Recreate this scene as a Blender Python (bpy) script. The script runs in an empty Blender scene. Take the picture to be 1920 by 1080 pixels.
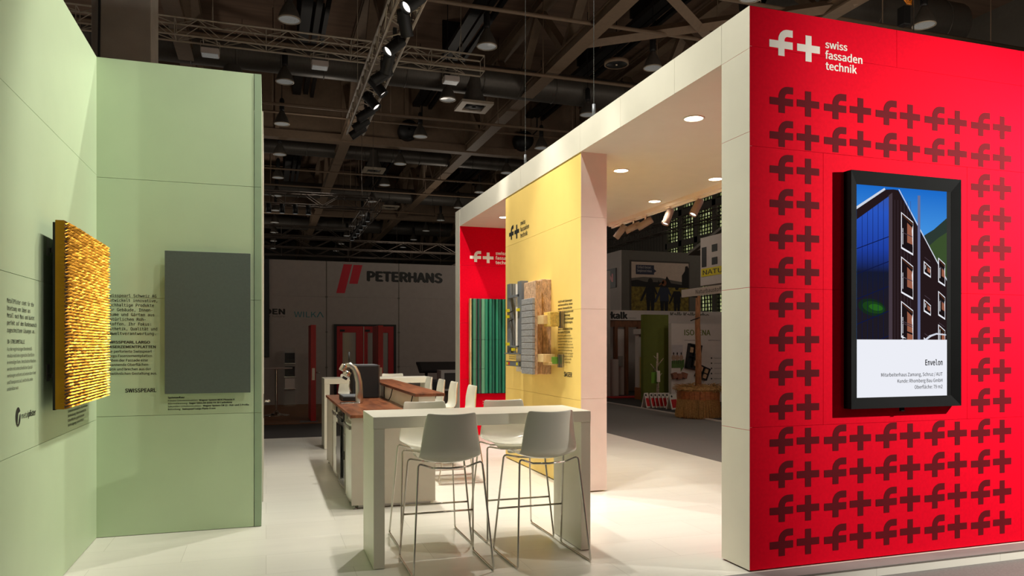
import bpy, math, random
from mathutils import Vector, Matrix
random.seed(7)
PI = math.pi
SC = bpy.context.scene
COL = SC.collection

# ---------------------------------------------------------------- camera
cam_d = bpy.data.cameras.new('camera'); cam = bpy.data.objects.new('camera', cam_d); COL.objects.link(cam)
cam_d.sensor_width = 36.0; cam_d.lens = 36.0 * 1400 / 1920
cam_d.shift_y = 108 / 1920
cam_d.clip_end = 300
cam.location = (0, 0, 1.6)
cam.rotation_euler = (PI / 2, 0, -math.atan(461 / 1400))
SC.camera = cam

# ---------------------------------------------------------------- world, view
SC.view_settings.view_transform = 'Standard'
SC.view_settings.look = 'None'
SC.view_settings.exposure = 0.0
SC.view_settings.gamma = 1.0
SC.view_settings.use_curve_mapping = False
W = bpy.data.worlds.new('world'); SC.world = W; W.use_nodes = True
W.node_tree.nodes['Background'].inputs[0].default_value = (1.0, 0.90, 0.80, 1)
W.node_tree.nodes['Background'].inputs[1].default_value = 0.14

# ---------------------------------------------------------------- lamps of the stand
WARM = (1.0, 0.955, 0.88)
def spot(loc, aim, watt, cone=60, blend=0.5, size=0.06, col=WARM):
    d = bpy.data.lights.new('spot', 'SPOT'); d.energy = watt; d.color = col
    d.spot_size = math.radians(cone); d.spot_blend = blend; d.shadow_soft_size = size
    o = bpy.data.objects.new('spot', d); COL.objects.link(o); o.location = loc
    o.rotation_euler = (Vector(aim) - Vector(loc)).to_track_quat('-Z', 'Y').to_euler()
    return o
# spots on the near part of the lighting truss, plus two added fills
spot((1.95, 5.3, 6.62), (-1.34, 5.5, 2.0), 330, 64)
spot((1.95, 6.6, 6.62), (-1.34, 6.6, 3.1), 560, 46)
spot((2.0, 3.4, 6.62), (-0.6, 6.97, 2.6), 215, 56)
spot((0.7, 1.6, 6.62), (1.5, 5.35, 0.8), 55, 40)  # added front fill for the stool backs, not on the truss
spot((2.0, 8.6, 6.62), (0.2, 6.9, 0.0), 600, 80)
spot((2.1, 6.6, 6.62), (1.9, 7.4, 0.0), 420, 90)
spot((1.9, 7.4, 6.62), (3.24, 7.7, 1.9), 560, 50)
spot((2.0, 9.6, 6.55), (3.24, 9.0, 1.6), 680, 56)
spot((2.0, 7.6, 6.62), (1.3, 8.8, 0.9), 260, 60)
spot((2.0, 9.6, 6.62), (3.7, 12.78, 1.6), 760, 52)
spot((2.0, 12.4, 6.55), (1.5, 10.6, 0.9), 520, 70)
spot((2.0, 13.4, 6.55), (0.6, 11.2, 0.0), 300, 80)
spot((0.3, 4.6, 6.62), (3.24, 5.4, 3.0), 620, 46)  # added fill for the white portal post, off the truss
# spots of the stand across the aisle on the red wall
spot((7.2, 2.15, 3.2), (5.3, 4.48, 1.6), 1230, 118, 0.8, 0.03)
spot((6.2, -1.2, 4.6), (4.4, 4.48, 1.8), 60, 92, 0.8, 0.15)
# recessed downlights of the portal
DOWN = [(3.76, 6.04), (4.05, 8.11), (5.39, 8.15), (5.38, 9.69), (3.71, 11.66), (5.30, 6.04), (4.05, 10.4), (5.2, 11.66)]
for x, y in DOWN:
    spot((x, y, 3.675), (x, y, 0), 64, 150, 0.9, 0.05, (1.0, 0.93, 0.85))
# point fills added to brighten the dark hall, standing in for lit stands
def glow(loc, watt, r=0.6, col=(1, 0.88, 0.74)):
    d = bpy.data.lights.new('hall_fill', 'POINT'); d.energy = watt; d.color = col; d.shadow_soft_size = r
    o = bpy.data.objects.new('hall_fill', d); COL.objects.link(o); o.location = loc
    return o
glow((2.0, 26.5, 7.6), 60)
glow((-9.0, 14.0, 5.0), 150)
glow((11.5, 6.0, 4.6), 300)
glow((7.4, 17.5, 4.8), 90)
glow((-7.0, 30.0, 5.2), 240)
glow((9.0, 36.0, 5.0), 240)
glow((-2.0, 48.0, 5.0), 300)
glow((16.0, 20.0, 6.4), 80)
glow((11.0, 12.0, 5.6), 120)
glow((15.5, 11.0, 6.5), 110)

# ================================================================ helpers
def lin(c):
    out = []
    for v in c[:3]:
        v = v / 255.0
        out.append(v / 12.92 if v <= 0.04045 else ((v + 0.055) / 1.055) ** 2.4)
    return (*out, 1.0)

def mat(name, rgb, rough=0.5, metal=0.0, vary=0.06, scale=8.0, bump=0.0, bscale=60.0, spec=0.5, coat=0.0, stretch=None, emit=0.0):
    m = bpy.data.materials.new(name); m.use_nodes = True
    nt = m.node_tree; b = nt.nodes['Principled BSDF']
    c = lin(rgb)
    tc = nt.nodes.new('ShaderNodeTexCoord')
    src = tc.outputs['Object']
    if stretch:
        mp = nt.nodes.new('ShaderNodeMapping'); mp.inputs['Scale'].default_value = stretch
        nt.links.new(src, mp.inputs['Vector']); src = mp.outputs['Vector']
    if vary > 0:
        n = nt.nodes.new('ShaderNodeTexNoise'); n.inputs['Scale'].default_value = scale; n.inputs['Detail'].default_value = 4
        r = nt.nodes.new('ShaderNodeValToRGB')
        r.color_ramp.elements[0].position = 0.3; r.color_ramp.elements[1].position = 0.7
        r.color_ramp.elements[0].color = (*[max(0, v * (1 - vary)) for v in c[:3]], 1)
        r.color_ramp.elements[1].color = (*[min(1, v * (1 + vary)) for v in c[:3]], 1)
        nt.links.new(src, n.inputs['Vector']); nt.links.new(n.outputs['Fac'], r.inputs['Fac'])
        nt.links.new(r.outputs['Color'], b.inputs['Base Color'])
    else:
        b.inputs['Base Color'].default_value = c
    b.inputs['Roughness'].default_value = rough; b.inputs['Metallic'].default_value = metal
    b.inputs['Specular IOR Level'].default_value = spec; b.inputs['Coat Weight'].default_value = coat
    if bump > 0:
        n2 = nt.nodes.new('ShaderNodeTexNoise'); n2.inputs['Scale'].default_value = bscale; n2.inputs['Detail'].default_value = 6
        bp = nt.nodes.new('ShaderNodeBump'); bp.inputs['Strength'].default_value = bump; bp.inputs['Distance'].default_value = 0.01
        nt.links.new(src, n2.inputs['Vector']); nt.links.new(n2.outputs['Fac'], bp.inputs['Height'])
        nt.links.new(bp.outputs['Normal'], b.inputs['Normal'])
    if emit > 0:
        b.inputs['Emission Color'].default_value = c; b.inputs['Emission Strength'].default_value = emit
    return m

def wood(name, ca, cb, scale=3.0, axis=(1, 12, 12), rough=0.35):
    m = bpy.data.materials.new(name); m.use_nodes = True
    nt = m.node_tree; b = nt.nodes['Principled BSDF']
    tc = nt.nodes.new('ShaderNodeTexCoord'); mp = nt.nodes.new('ShaderNodeMapping'); mp.inputs['Scale'].default_value = axis
    n = nt.nodes.new('ShaderNodeTexNoise'); n.inputs['Scale'].default_value = scale; n.inputs['Detail'].default_value = 8; n.inputs['Distortion'].default_value = 0.6
    r = nt.nodes.new('ShaderNodeValToRGB'); r.color_ramp.elements[0].position = 0.32; r.color_ramp.elements[1].position = 0.68
    r.color_ramp.elements[0].color = lin(ca); r.color_ramp.elements[1].color = lin(cb)
    nt.links.new(tc.outputs['Object'], mp.inputs['Vector']); nt.links.new(mp.outputs['Vector'], n.inputs['Vector'])
    nt.links.new(n.outputs['Fac'], r.inputs['Fac']); nt.links.new(r.outputs['Color'], b.inputs['Base Color'])
    b.inputs['Roughness'].default_value = rough
    return m

def emis(name, rgb, strength=1.0):
    m = bpy.data.materials.new(name); m.use_nodes = True
    nt = m.node_tree; nt.nodes.clear()
    o = nt.nodes.new('ShaderNodeOutputMaterial'); e = nt.nodes.new('ShaderNodeEmission')
    e.inputs[0].default_value = lin(rgb); e.inputs[1].default_value = strength
    nt.links.new(e.outputs[0], o.inputs[0])
    return m

class MB:
    """collects boxes, tubes, lathes; builds ONE mesh object"""
    def __init__(self, o=(0, 0, 0)):
        self.v = []; self.f = []; self.mi = []; self.o = Vector(o); self.cur = 0
    def add(self, vs, fs):
        n = len(self.v)
        self.v += [Vector(p) - self.o for p in vs]
        self.f += [tuple(i + n for i in f) for f in fs]
        self.mi += [self.cur] * len(fs)
    def box(self, x0, x1, y0, y1, z0, z1):
        vs = [(x, y, z) for z in (z0, z1) for y in (y0, y1) for x in (x0, x1)]
        self.add(vs, [(0, 2, 3, 1), (4, 5, 7, 6), (0, 1, 5, 4), (2, 6, 7, 3), (0, 4, 6, 2), (1, 3, 7, 5)])
        return self
    def obox(self, c, size, rot):
        """box of given size about c, rotated by Matrix rot"""
        a, b, d = [s / 2 for s in size]
        vs = [Vector(c) + rot @ Vector((x, y, z)) for z in (-d, d) for y in (-b, b) for x in (-a, a)]
        self.add(vs, [(0, 2, 3, 1), (4, 5, 7, 6), (0, 1, 5, 4), (2, 6, 7, 3), (0, 4, 6, 2), (1, 3, 7, 5)])
        return self
    def tube(self, pts, r, n=8, cap=True):
        pts = [Vector(p) for p in pts]
        rr = r if isinstance(r, (list, tuple)) else [r] * len(pts)
        rings = []; prev = None
        for i, p in enumerate(pts):
            if i == 0: t = pts[1] - p
            elif i == len(pts) - 1: t = p - pts[i - 1]
            else: t = (pts[i + 1] - p).normalized() + (p - pts[i - 1]).normalized()
            t.normalize()
            if prev is None:
                a = Vector((0, 0, 1)) if abs(t.z) < 0.9 else Vector((1, 0, 0))
                u = t.cross(a).normalized()
            else:
                u = (prev - t * prev.dot(t)).normalized()
            prev = u; w = t.cross(u)
            rings.append([p + (u * math.cos(2 * PI * k / n) + w * math.sin(2 * PI * k / n)) * rr[i] for k in range(n)])
        vs = [q for ring in rings for q in ring]; fs = []
        for i in range(len(rings) - 1):
            for k in range(n):
                a = i * n + k; b = i * n + (k + 1) % n
                fs.append((a, b, b + n, a + n))
        if cap:
            fs.append(tuple(range(n - 1, -1, -1))); L = (len(rings) - 1) * n
            fs.append(tuple(L + k for k in range(n)))
        self.add(vs, fs); return self
    def lathe(self, prof, c=(0, 0, 0), n=24, axis=None):
        """prof: (r, h) list about axis through c (default +z)"""
        c = Vector(c); q = Vector((0, 0, 1)).rotation_difference(Vector(axis).normalized()) if axis else None
        vs = []; fs = []
        for r, h in prof:
            for k in range(n):
                p = Vector((r * math.cos(2 * PI * k / n), r * math.sin(2 * PI * k / n), h))
                if q: p = q @ p
                vs.append(c + p)
        for i in range(len(prof) - 1):
            for k in range(n):
                a = i * n + k; b = i * n + (k + 1) % n
                fs.append((a, b, b + n, a + n))
        self.add(vs, fs); return self
    def prism(self, poly, mapf, d0, d1):
        """extrude 2-D polygon (u,v); mapf(u,v,d) -> xyz"""
        n = len(poly)
        vs = [mapf(u, v, d0) for u, v in poly] + [mapf(u, v, d1) for u, v in poly]
        fs = [tuple(range(n - 1, -1, -1)), tuple(range(n, 2 * n))]
        fs += [(k, (k + 1) % n, (k + 1) % n + n, k + n) for k in range(n)]
        self.add(vs, fs); return self
    def poly(self, pts):
        self.add(pts, [tuple(range(len(pts)))]); return self
    def build(self, name, m, parent=None, smooth=False, bevel=0.0, fix=True):
        me = bpy.data.meshes.new(name)
        me.from_pydata([tuple(v) for v in self.v], [], self.f)
        for mm in (m if isinstance(m, (list, tuple)) else [m]): me.materials.append(mm)
        for i, p in enumerate(me.polygons):
            p.material_index = self.mi[i]; p.use_smooth = smooth
        if fix:
            import bmesh
            bm = bmesh.new(); bm.from_mesh(me); bmesh.ops.recalc_face_normals(bm, faces=bm.faces); bm.to_mesh(me); bm.free()
        me.update()
        o = bpy.data.objects.new(name, me); COL.objects.link(o)
        if parent: o.parent = parent
        else: o.location = self.o
        if bevel > 0:
            b = o.modifiers.new('bevel', 'BEVEL'); b.width = bevel; b.segments = 2; b.limit_method = 'ANGLE'
        return o

def tag(o, label=None, cat=None, group=None, kind=None):
    if label: o['label'] = label
    if cat: o['category'] = cat
    if group: o['group'] = group
    if kind: o['kind'] = kind
    return o
def thing(name, label, cat, loc=(0, 0, 0), rz=0, group=None):
    o = bpy.data.objects.new(name, None); COL.objects.link(o); o.empty_display_size = 0.1
    o.location = loc; o.rotation_euler = (0, 0, rz)
    return tag(o, label, cat, group)
def struct(o, label, cat='wall'):
    return tag(o, label, cat, None, 'structure')
def kids(o): return [c for c in COL.objects if c.parent == o]
def dup(root, loc, label, rz=None, group=None):
    r = root.copy(); COL.objects.link(r); r.location = loc; r['label'] = label
    if rz is not None: r.rotation_euler = (0, 0, rz)
    if group: r['group'] = group
    for ch in kids(root):
        c = ch.copy(); COL.objects.link(c); c.parent = r
        for g in kids(ch):
            d = g.copy(); COL.objects.link(d); d.parent = c
    return r

# text: laid out on a surface.  place(u, v) -> xyz
_txt_cache = {}
def font(fname):
    # a typeface that ships with Blender; falls back to the built-in one
    import os
    for base in (bpy.utils.system_resource('DATAFILES', path='fonts'), bpy.utils.resource_path('LOCAL') + '/datafiles/fonts'):
        p = os.path.join(base or '', fname)
        if os.path.exists(p):
            try: return bpy.data.fonts.load(p)
            except Exception: pass
    return None
SANS = font('Noto Sans CJK Regular.woff2'); MONO = font('DejaVuSansMono.woff2')
def glyphs(s, bold=0.0, mono=False):
    key = (s, bold, mono)
    if key in _txt_cache: return _txt_cache[key]
    cu = bpy.data.curves.new('lettering', 'FONT'); cu.body = s; cu.size = 1.0; cu.offset = bold; cu.resolution_u = 3
    fo = MONO if mono and MONO else SANS
    if fo: cu.font = fo
    ob = bpy.data.objects.new('lettering', cu); COL.objects.link(ob)
    bpy.context.view_layer.update()
    dg = bpy.context.evaluated_depsgraph_get()
    me = bpy.data.meshes.new_from_object(ob.evaluated_get(dg))
    vs = [(v.co.x, v.co.y) for v in me.vertices]; fs = [tuple(p.vertices) for p in me.polygons]
    bpy.data.objects.remove(ob); bpy.data.curves.remove(cu); bpy.data.meshes.remove(me)
    _txt_cache[key] = (vs, fs)
    return vs, fs
def text(mb, s, place, u, v, h, width=None, bold=0.0, align='L', d=0.0, mono=False):
    """one line of text with cap height h; (u,v) = baseline left (or right) corner"""
    vs, fs = glyphs(s, 0.0, mono)
    if not vs: return
    x0 = min(p[0] for p in vs); x1 = max(p[0] for p in vs)
    k = h / max(p[1] for p in glyphs('H', 0.0, mono)[0])
    kx = k if width is None else width / max(1e-6, x1 - x0)
    off = u if align == 'L' else u - (x1 - x0) * kx
    st_ = [(0, 0)] if bold < .004 else [(-1, 0), (1, 0), (0, .6), (0, -.6), (-.7, .5), (.7, -.5)]
    for n_, (a, c) in enumerate(st_):
        mb.add([place(off + (p[0] - x0) * kx + a * bold * min(k, kx), v + p[1] * k + c * bold * k, d + n_ * 2e-5) for p in vs], fs)
EPS = 0.0015
def on_front(Y):   return lambda u, v, d=0: (u, Y - EPS - d, v)        # faces -Y, u = +X
def on_right(X):   return lambda u, v, d=0: (X + EPS + d, u, v)        # faces +X, u = +Y
def on_left(X):    return lambda u, v, d=0: (X - EPS - d, -u, v)       # faces -X, u = -Y

# ================================================================ materials
M = {}
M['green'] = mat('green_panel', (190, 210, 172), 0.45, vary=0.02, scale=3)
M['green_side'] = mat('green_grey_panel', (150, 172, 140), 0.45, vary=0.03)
M['white'] = mat('white_laminate', (228, 224, 206), 0.38, vary=0.02, scale=4)
M['white_glossy'] = mat('white_plastic', (226, 224, 208), 0.22, vary=0.01, coat=0.3)
M['red'] = mat('red_print', (224, 1, 34), 0.8, vary=0.05, scale=40, spec=0.06)
M['darkred'] = mat('dark_red_print', (96, 12, 22), 0.8, vary=0.04, spec=0.1)
M['yellow'] = mat('yellow_print', (250, 216, 122), 0.5, vary=0.02, scale=4)
M['pink'] = mat('pale_panel', (232, 218, 204), 0.4, vary=0.02)
M['ink'] = mat('black_print', (26, 28, 26), 0.6, vary=0)
M['inkwhite'] = mat('white_print', (240, 232, 220), 0.5, vary=0)
M['groove'] = mat('groove_dark', (40, 42, 34), 0.8, vary=0)
M['chrome'] = mat('chrome', (200, 196, 188), 0.16, 1.0, vary=0)
M['steel'] = mat('brushed_steel', (170, 165, 158), 0.32, 1.0, vary=0.05)
M['alu'] = mat('truss_aluminium', (176, 164, 146), 0.45, 0.25, vary=0.08)
M['track_head'] = mat('track_head_dimmed', (140, 118, 102), 0.6, vary=0.03)  # pale heads; their dim lighting is put into this darker brown
M['ledge'] = mat('grey_ledge', (128, 126, 122), 0.7, vary=0.04)
M['black'] = mat('matt_black', (15, 15, 16), 0.55, vary=0.1)
M['frame_black'] = mat('frame_black', (16, 17, 17), 0.8, vary=0.1, spec=0.08)
M['blackgloss'] = mat('gloss_black', (14, 14, 15), 0.15, vary=0)
M['concrete'] = mat('concrete', (158, 150, 140), 0.85, vary=0.12, scale=2, bump=0.2, bscale=20)
M['roof'] = mat('roof_deck', (130, 106, 88), 0.9, vary=0.15, scale=1.5, stretch=(0.3, 3, 1))
M['girder'] = mat('brown_steel', (128, 108, 88), 0.6, vary=0.08)
M['duct'] = mat('duct_metal', (92, 88, 82), 0.45, 0.3, vary=0.1, stretch=(6, 1, 1))
M['carpet'] = mat('grey_carpet', (112, 108, 104), 0.95, vary=0.12, scale=60, bump=0.4, bscale=300)
M['carpet_dark'] = mat('dark_carpet', (52, 48, 46), 0.95, vary=0.15, scale=40, bump=0.3, bscale=300)
M['parquet'] = wood('parquet', (96, 62, 38), (150, 104, 66), 2.5, (1, 9, 1), 0.5)
M['walnut'] = wood('oiled_wood', (92, 50, 30), (150, 90, 56), 2.2, (9, 1.2, 6), 0.3)
M['pine'] = wood('pale_pine', (206, 170, 112), (232, 204, 150), 3.0, (10, 2, 2), 0.6)
M['brownwood'] = wood('brown_wood', (92, 56, 34), (136, 86, 52), 3.0, (8, 8, 1), 0.6)
M['orangewood'] = wood('orange_wood', (132, 76, 36), (168, 104, 54), 3.0, (2, 8, 8), 0.5)
M['bark'] = mat('bark', (150, 104, 70), 0.9, vary=0.3, scale=12, bump=0.7, bscale=30, stretch=(3, 3, 0.6))
M['birch'] = mat('birch_bark', (176, 160, 140), 0.9, vary=0.5, scale=18, stretch=(1, 1, 5))
M['straw'] = mat('straw', (168, 132, 82), 0.9, vary=0.3, scale=30)
M['wool'] = mat('wood_fibre', (196, 160, 126), 0.95, vary=0.4, scale=26, bump=0.9, bscale=70, stretch=(2, 2, 0.7))
M['slate'] = mat('slate_plank', (142, 142, 142), 0.7, vary=0.25, scale=22, bump=0.4, bscale=60, stretch=(1, 1, 6))
M['zinc'] = mat('anthracite_metal', (112, 116, 120), 0.45, 0.15, vary=0.08)
M['gold'] = mat('gold_mesh', (228, 160, 58), 0.30, 1.0, vary=0.05)
M['golddark'] = mat('gold_frame', (176, 124, 26), 0.4, 0.75, vary=0.08)
M['goldback'] = mat('dark_backing', (40, 26, 12), 0.8, vary=0)
M['greypanel'] = mat('grey_cement_board', (86, 96, 88), 0.7, vary=0.05, scale=60, bump=0.1, bscale=300)
M['booth_grey'] = mat('stand_wall_grey', (158, 150, 144), 0.7, vary=0.04)
M['booth_white'] = mat('stand_wall_white', (196, 186, 180), 0.7, vary=0.03)
M['booth_dark'] = mat('stand_wall_dark', (104, 100, 92), 0.8, vary=0.05)
M['door_red'] = mat('door_red', (168, 18, 26), 0.4, vary=0.03)
M['logo_red'] = mat('logo_red', (196, 22, 44), 0.5, vary=0)
M['teal'] = mat('teal_print', (30, 110, 118), 0.5, vary=0)
M['olive'] = mat('olive_panel', (92, 100, 26), 0.7, vary=0.05)
M['yellowsign'] = mat('yellow_sign', (214, 196, 20), 0.6, vary=0)
M['bag_green'] = mat('green_bag', (110, 160, 50), 0.6, vary=0.05)
M['card_red'] = mat('card_red', (200, 40, 44), 0.5, vary=0)
M['card_white'] = mat('card_white', (226, 220, 214), 0.5, vary=0)
M['lens_on'] = emis('lit_lens', (255, 246, 236), 1.6)
M['lens_down'] = emis('lit_downlight', (255, 236, 206), 14.0)
M['lens_hall'] = mat('lamp_glass', (150, 150, 146), 0.25, 0.3, vary=0.3, scale=40, emit=0.30)  # emission stands in for stand light falling on the glass from below
M['glass'] = mat('pale_glass', (150, 146, 140), 0.08, vary=0.02)
M['darkglass'] = mat('dark_glass', (60, 58, 58), 0.08, vary=0)
M['fridge'] = mat('white_enamel', (226, 226, 216), 0.25, vary=0)
M['fridge_dark'] = mat('dark_fridge', (70, 70, 66), 0.3, 0.3, vary=0.05)
M['counter_grey'] = mat('counter_grey', (186, 180, 164), 0.45, vary=0.02)
M['copper'] = mat('warm_steel', (188, 184, 176), 0.32, 1.0, vary=0)
for i, g in enumerate([(66, 124, 94), (84, 74, 74), (92, 146, 112), (24, 112, 84), (16, 92, 72), (30, 124, 92), (22, 104, 80)]):
    M['rib%d' % i] = mat('green_rib', g, 0.5, vary=0.08, stretch=(1, 1, 0.2), scale=12)

# booth floor: white laminate planks with faint joints
def floor_mat():
    m = bpy.data.materials.new('white_floor'); m.use_nodes = True
    nt = m.node_tree; b = nt.nodes['Principled BSDF']
    tc = nt.nodes.new('ShaderNodeTexCoord')
    br = nt.nodes.new('ShaderNodeTexBrick'); br.inputs['Scale'].default_value = 1.0
    br.inputs['Brick Width'].default_value = 1.2; br.inputs['Row Height'].default_value = 0.5
    br.inputs['Mortar Size'].default_value = 0.0015; br.inputs['Color1'].default_value = lin((232, 229, 216))
    br.inputs['Color2'].default_value = lin((226, 223, 210)); br.inputs['Mortar'].default_value = lin((190, 186, 172))
    n = nt.nodes.new('ShaderNodeTexNoise'); n.inputs['Scale'].default_value = 2.0; n.inputs['Detail'].default_value = 6
    mp = nt.nodes.new('ShaderNodeMapping'); mp.inputs['Scale'].default_value = (0.6, 5, 1)
    mx = nt.nodes.new('ShaderNodeMix'); mx.data_type = 'RGBA'; mx.blend_type = 'MULTIPLY'; mx.inputs['Factor'].default_value = 0.10
    nt.links.new(tc.outputs['Object'], br.inputs['Vector']); nt.links.new(tc.outputs['Object'], mp.inputs['Vector'])
    nt.links.new(mp.outputs['Vector'], n.inputs['Vector'])
    nt.links.new(br.outputs['Color'], mx.inputs['A']); nt.links.new(n.outputs['Fac'], mx.inputs['B'])
    nt.links.new(mx.outputs['Result'], b.inputs['Base Color'])
    b.inputs['Roughness'].default_value = 0.28
    return m
M['floor'] = floor_mat()

# ================================================================ the hall shell
HZ = -0.07
struct(MB().box(-32, 26, -22, 80, HZ - 0.2, HZ).build('floor', M['carpet']), 'grey carpeted hall floor behind the white stand floor', 'floor')
struct(MB().box(-1.6, 5.93, 4.31, 13.5, HZ, 0).build('floor', M['floor']), 'white laminate stand floor under the tables and counter', 'floor')
struct(MB().box(-1.6, 9.0, 4.30, 4.455, 0.0, 0.004).build('trim_1', M['ledge']), 'grey metal ledge strip in front of the red wall', 'trim')
struct(MB().box(5.93, 9.0, 4.31, 5.2, HZ, 0).build('trim_2', M['white']), 'white plinth below the red wall', 'trim')
struct(MB().box(-12, 6.2, 13.52, 16.45, HZ, HZ + 0.006).build('floor', M['carpet_dark']), 'dark carpet aisle before the parquet of the stand with red doors', 'floor')
struct(MB().box(-12, 6.2, 16.45, 21.85, HZ, HZ + 0.02).build('floor', M['parquet']), 'brown parquet floor before the grey stand wall', 'floor')
struct(MB().box(9.48, 24, 11.0, 30, HZ, HZ + 0.02).build('floor', M['carpet_dark']), 'dark floor of the stands across the right aisle', 'floor')
struct(MB().box(9.42, 9.48, 11.0, 30, HZ, HZ + 0.03).build('trim_3', M['booth_white']), 'pale edge strip of the stands across the right aisle', 'trim')
struct(MB().box(-32, 26, -22, 80, 12.3, 12.6).build('ceiling', M['roof']), 'dark brown hall roof deck', 'ceiling')
struct(MB().box(-32, 26, 80, 80.3, HZ, 12.3).build('wall_back', M['booth_dark']), 'dark far end wall of the hall', 'wall')
struct(MB().box(-32.3, -32, -22, 80, HZ, 12.3).build('wall_left', M['booth_dark']), 'dark left side wall of the hall', 'wall')
# right hall wall with a tall window
XR = 22.0
wr = MB()
wr.box(XR, XR + 0.3, -22, 30.0, HZ, 12.3); wr.box(XR, XR + 0.3, 38.2, 80, HZ, 12.3)
wr.box(XR, XR + 0.3, 30.0, 38.2, HZ, 2.6); wr.box(XR, XR + 0.3, 30.0, 38.2, 10.6, 12.3)
for k in range(60): wr.box(XR - 0.04, XR, 38.3 + k * 0.35, 38.3 + k * 0.35 + 0.2, HZ, 12.3)
struct(wr.build('wall_right', M['booth_dark']), 'dark ribbed hall wall beside the tall gridded window', 'wall')

def window_mat():
    m = bpy.data.materials.new('daylit_pane'); m.use_nodes = True
    nt = m.node_tree; nt.nodes.clear()
    o = nt.nodes.new('ShaderNodeOutputMaterial'); e = nt.nodes.new('ShaderNodeEmission')
    tc = nt.nodes.new('ShaderNodeTexCoord'); n = nt.nodes.new('ShaderNodeTexNoise'); n.inputs['Scale'].default_value = 2.4; n.inputs['Detail'].default_value = 8
    mp = nt.nodes.new('ShaderNodeMapping'); mp.inputs['Scale'].default_value = (1, 4, 0.7)
    r = nt.nodes.new('ShaderNodeValToRGB')
    r.color_ramp.elements[0].position = 0.38; r.color_ramp.elements[0].color = lin((46, 52, 30))
    r.color_ramp.elements[1].position = 0.72; r.color_ramp.elements[1].color = lin((226, 228, 186))
    el = r.color_ramp.elements.new(0.54); el.color = lin((128, 134, 84))
    nt.links.new(tc.outputs['Object'], mp.inputs['Vector']); nt.links.new(mp.outputs['Vector'], n.inputs['Vector'])
    nt.links.new(n.outputs['Fac'], r.inputs['Fac']); nt.links.new(r.outputs['Color'], e.inputs[0]); e.inputs[1].default_value = 1.15
    nt.links.new(e.outputs[0], o.inputs[0])
    return m
wf = MB()
cols = [30.0, 31.6, 33.3, 35.0, 36.6, 38.2]; rows = [2.6, 4.9, 7.3, 9.0, 10.6]
for y in cols: wf.box(XR - 0.1, XR + 0.2, y - 0.16, y + 0.16, 2.6, 10.6)
for z in rows: wf.box(XR - 0.1, XR + 0.2, 30.0, 38.2, z - 0.16, z + 0.16)
win = wf.build('window_1', M['booth_dark']); struct(win, 'tall gridded window with daylight and trees outside', 'window')
mu = MB()
y = 30.0
while y < 38.2: mu.box(XR + 0.02, XR + 0.07, y, y + 0.05, 2.6, 10.6); y += 0.27
z = 2.6
while z < 10.6: mu.box(XR + 0.02, XR + 0.07, 30.0, 38.2, z, z + 0.05); z += 0.2
mu.build('window_muntins', M['black'], win)
MB().box(XR + 0.12, XR + 0.14, 30.0, 38.2, 2.6, 10.6).build('window_pane', window_mat(), win)

# concrete column behind the green corner
cc = MB().box(-2.47, -1.66, 12.5, 13.3, HZ, 12.3).build('pillar', M['concrete'], bevel=0.012)
struct(cc, 'grey concrete hall column rising behind the green corner', 'pillar')
tag(MB().tube([(-2.34, 12.47, 12.2), (-2.33, 12.46, 9), (-2.36, 12.46, 6), (-2.37, 12.46, 3), (-2.36, 12.46, 0.0)], 0.018).build('cable', M['black']),
    'black cable running down the grey concrete column', 'cable')

# ---------------------------------------------------------------- roof steel
def roof_truss(X, label):
    b = MB()
    y0, y1 = -6, 78
    for zz, hh in ((9.5, 0.30), (11.7, 0.30)):
        b.box(X - 0.2, X + 0.2, y0, y1, zz, zz + 0.05); b.box(X - 0.2, X + 0.2, y0, y1, zz + hh - 0.05, zz + hh)
        b.box(X - 0.14, X + 0.14, y0, y1, zz + 0.05, zz + hh - 0.05)
    y = y0; up = True
    while y < y1:
        za, zb = (9.75, 11.75) if up else (11.75, 9.75)
        d = Vector((0, 2.1, zb - za)); L = d.length
        rot = Vector((0, 0, 1)).rotation_difference(d).to_matrix()
        b.obox((X, y + 1.05, (za + zb) / 2), (0.26, 0.2, L), rot)
        y += 2.1; up = not up
    return struct(b.build('beam', M['girder']), label, 'beam')
roof_truss(2.94, 'brown steel roof truss above the spotlight truss')
roof_truss(7.9, 'brown steel roof truss above the white portal')
roof_truss(-2.1, 'brown steel roof truss beside the concrete column')
roof_truss(12.9, 'brown steel roof truss above the red wall')
def cross_girder(Y, label):
    b = MB()
    b.box(-30, 22, Y - 0.2, Y + 0.2, 9.45, 9.75); b.box(-30, 22, Y - 0.03, Y + 0.03, 9.75, 12.2)
    for k in range(21): b.box(-29 + k * 2.45 - 0.08, -29 + k * 2.45 + 0.08, Y - 0.15, Y + 0.15, 9.75, 12.2)
    b.box(-30, 22, Y - 0.15, Y + 0.15, 11.9, 12.2)
    return struct(b.build('beam', M['girder']), label, 'beam')
cross_girder(29.6, 'brown cross girder spanning the hall in front of the far ring truss')
cross_girder(46.5, 'far brown cross girder deep in the hall')
# cross bracing over the red wall
b = MB()
for (p, q) in (((7.9, 14.5, 9.7), (12.9, 18.5, 9.7)), ((12.9, 14.5, 9.7), (7.9, 18.5, 9.7)), ((-2.1, 19, 9.7), (-2.8, 16.5, 12.2)), ((-2.1, 15, 9.7), (-4.6, 20.5, 11.5)), ((12.9, 14, 9.6), (17, 10, 11.8))):
    d = Vector(q) - Vector(p); rot = Vector((0, 0, 1)).rotation_difference(d).to_matrix()
    b.obox((Vector(p) + Vector(q)) / 2, (0.22, 0.22, d.length), rot)
struct(b.build('beam', M['girder']), 'diagonal brown roof braces between the steel trusses', 'beam')

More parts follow.
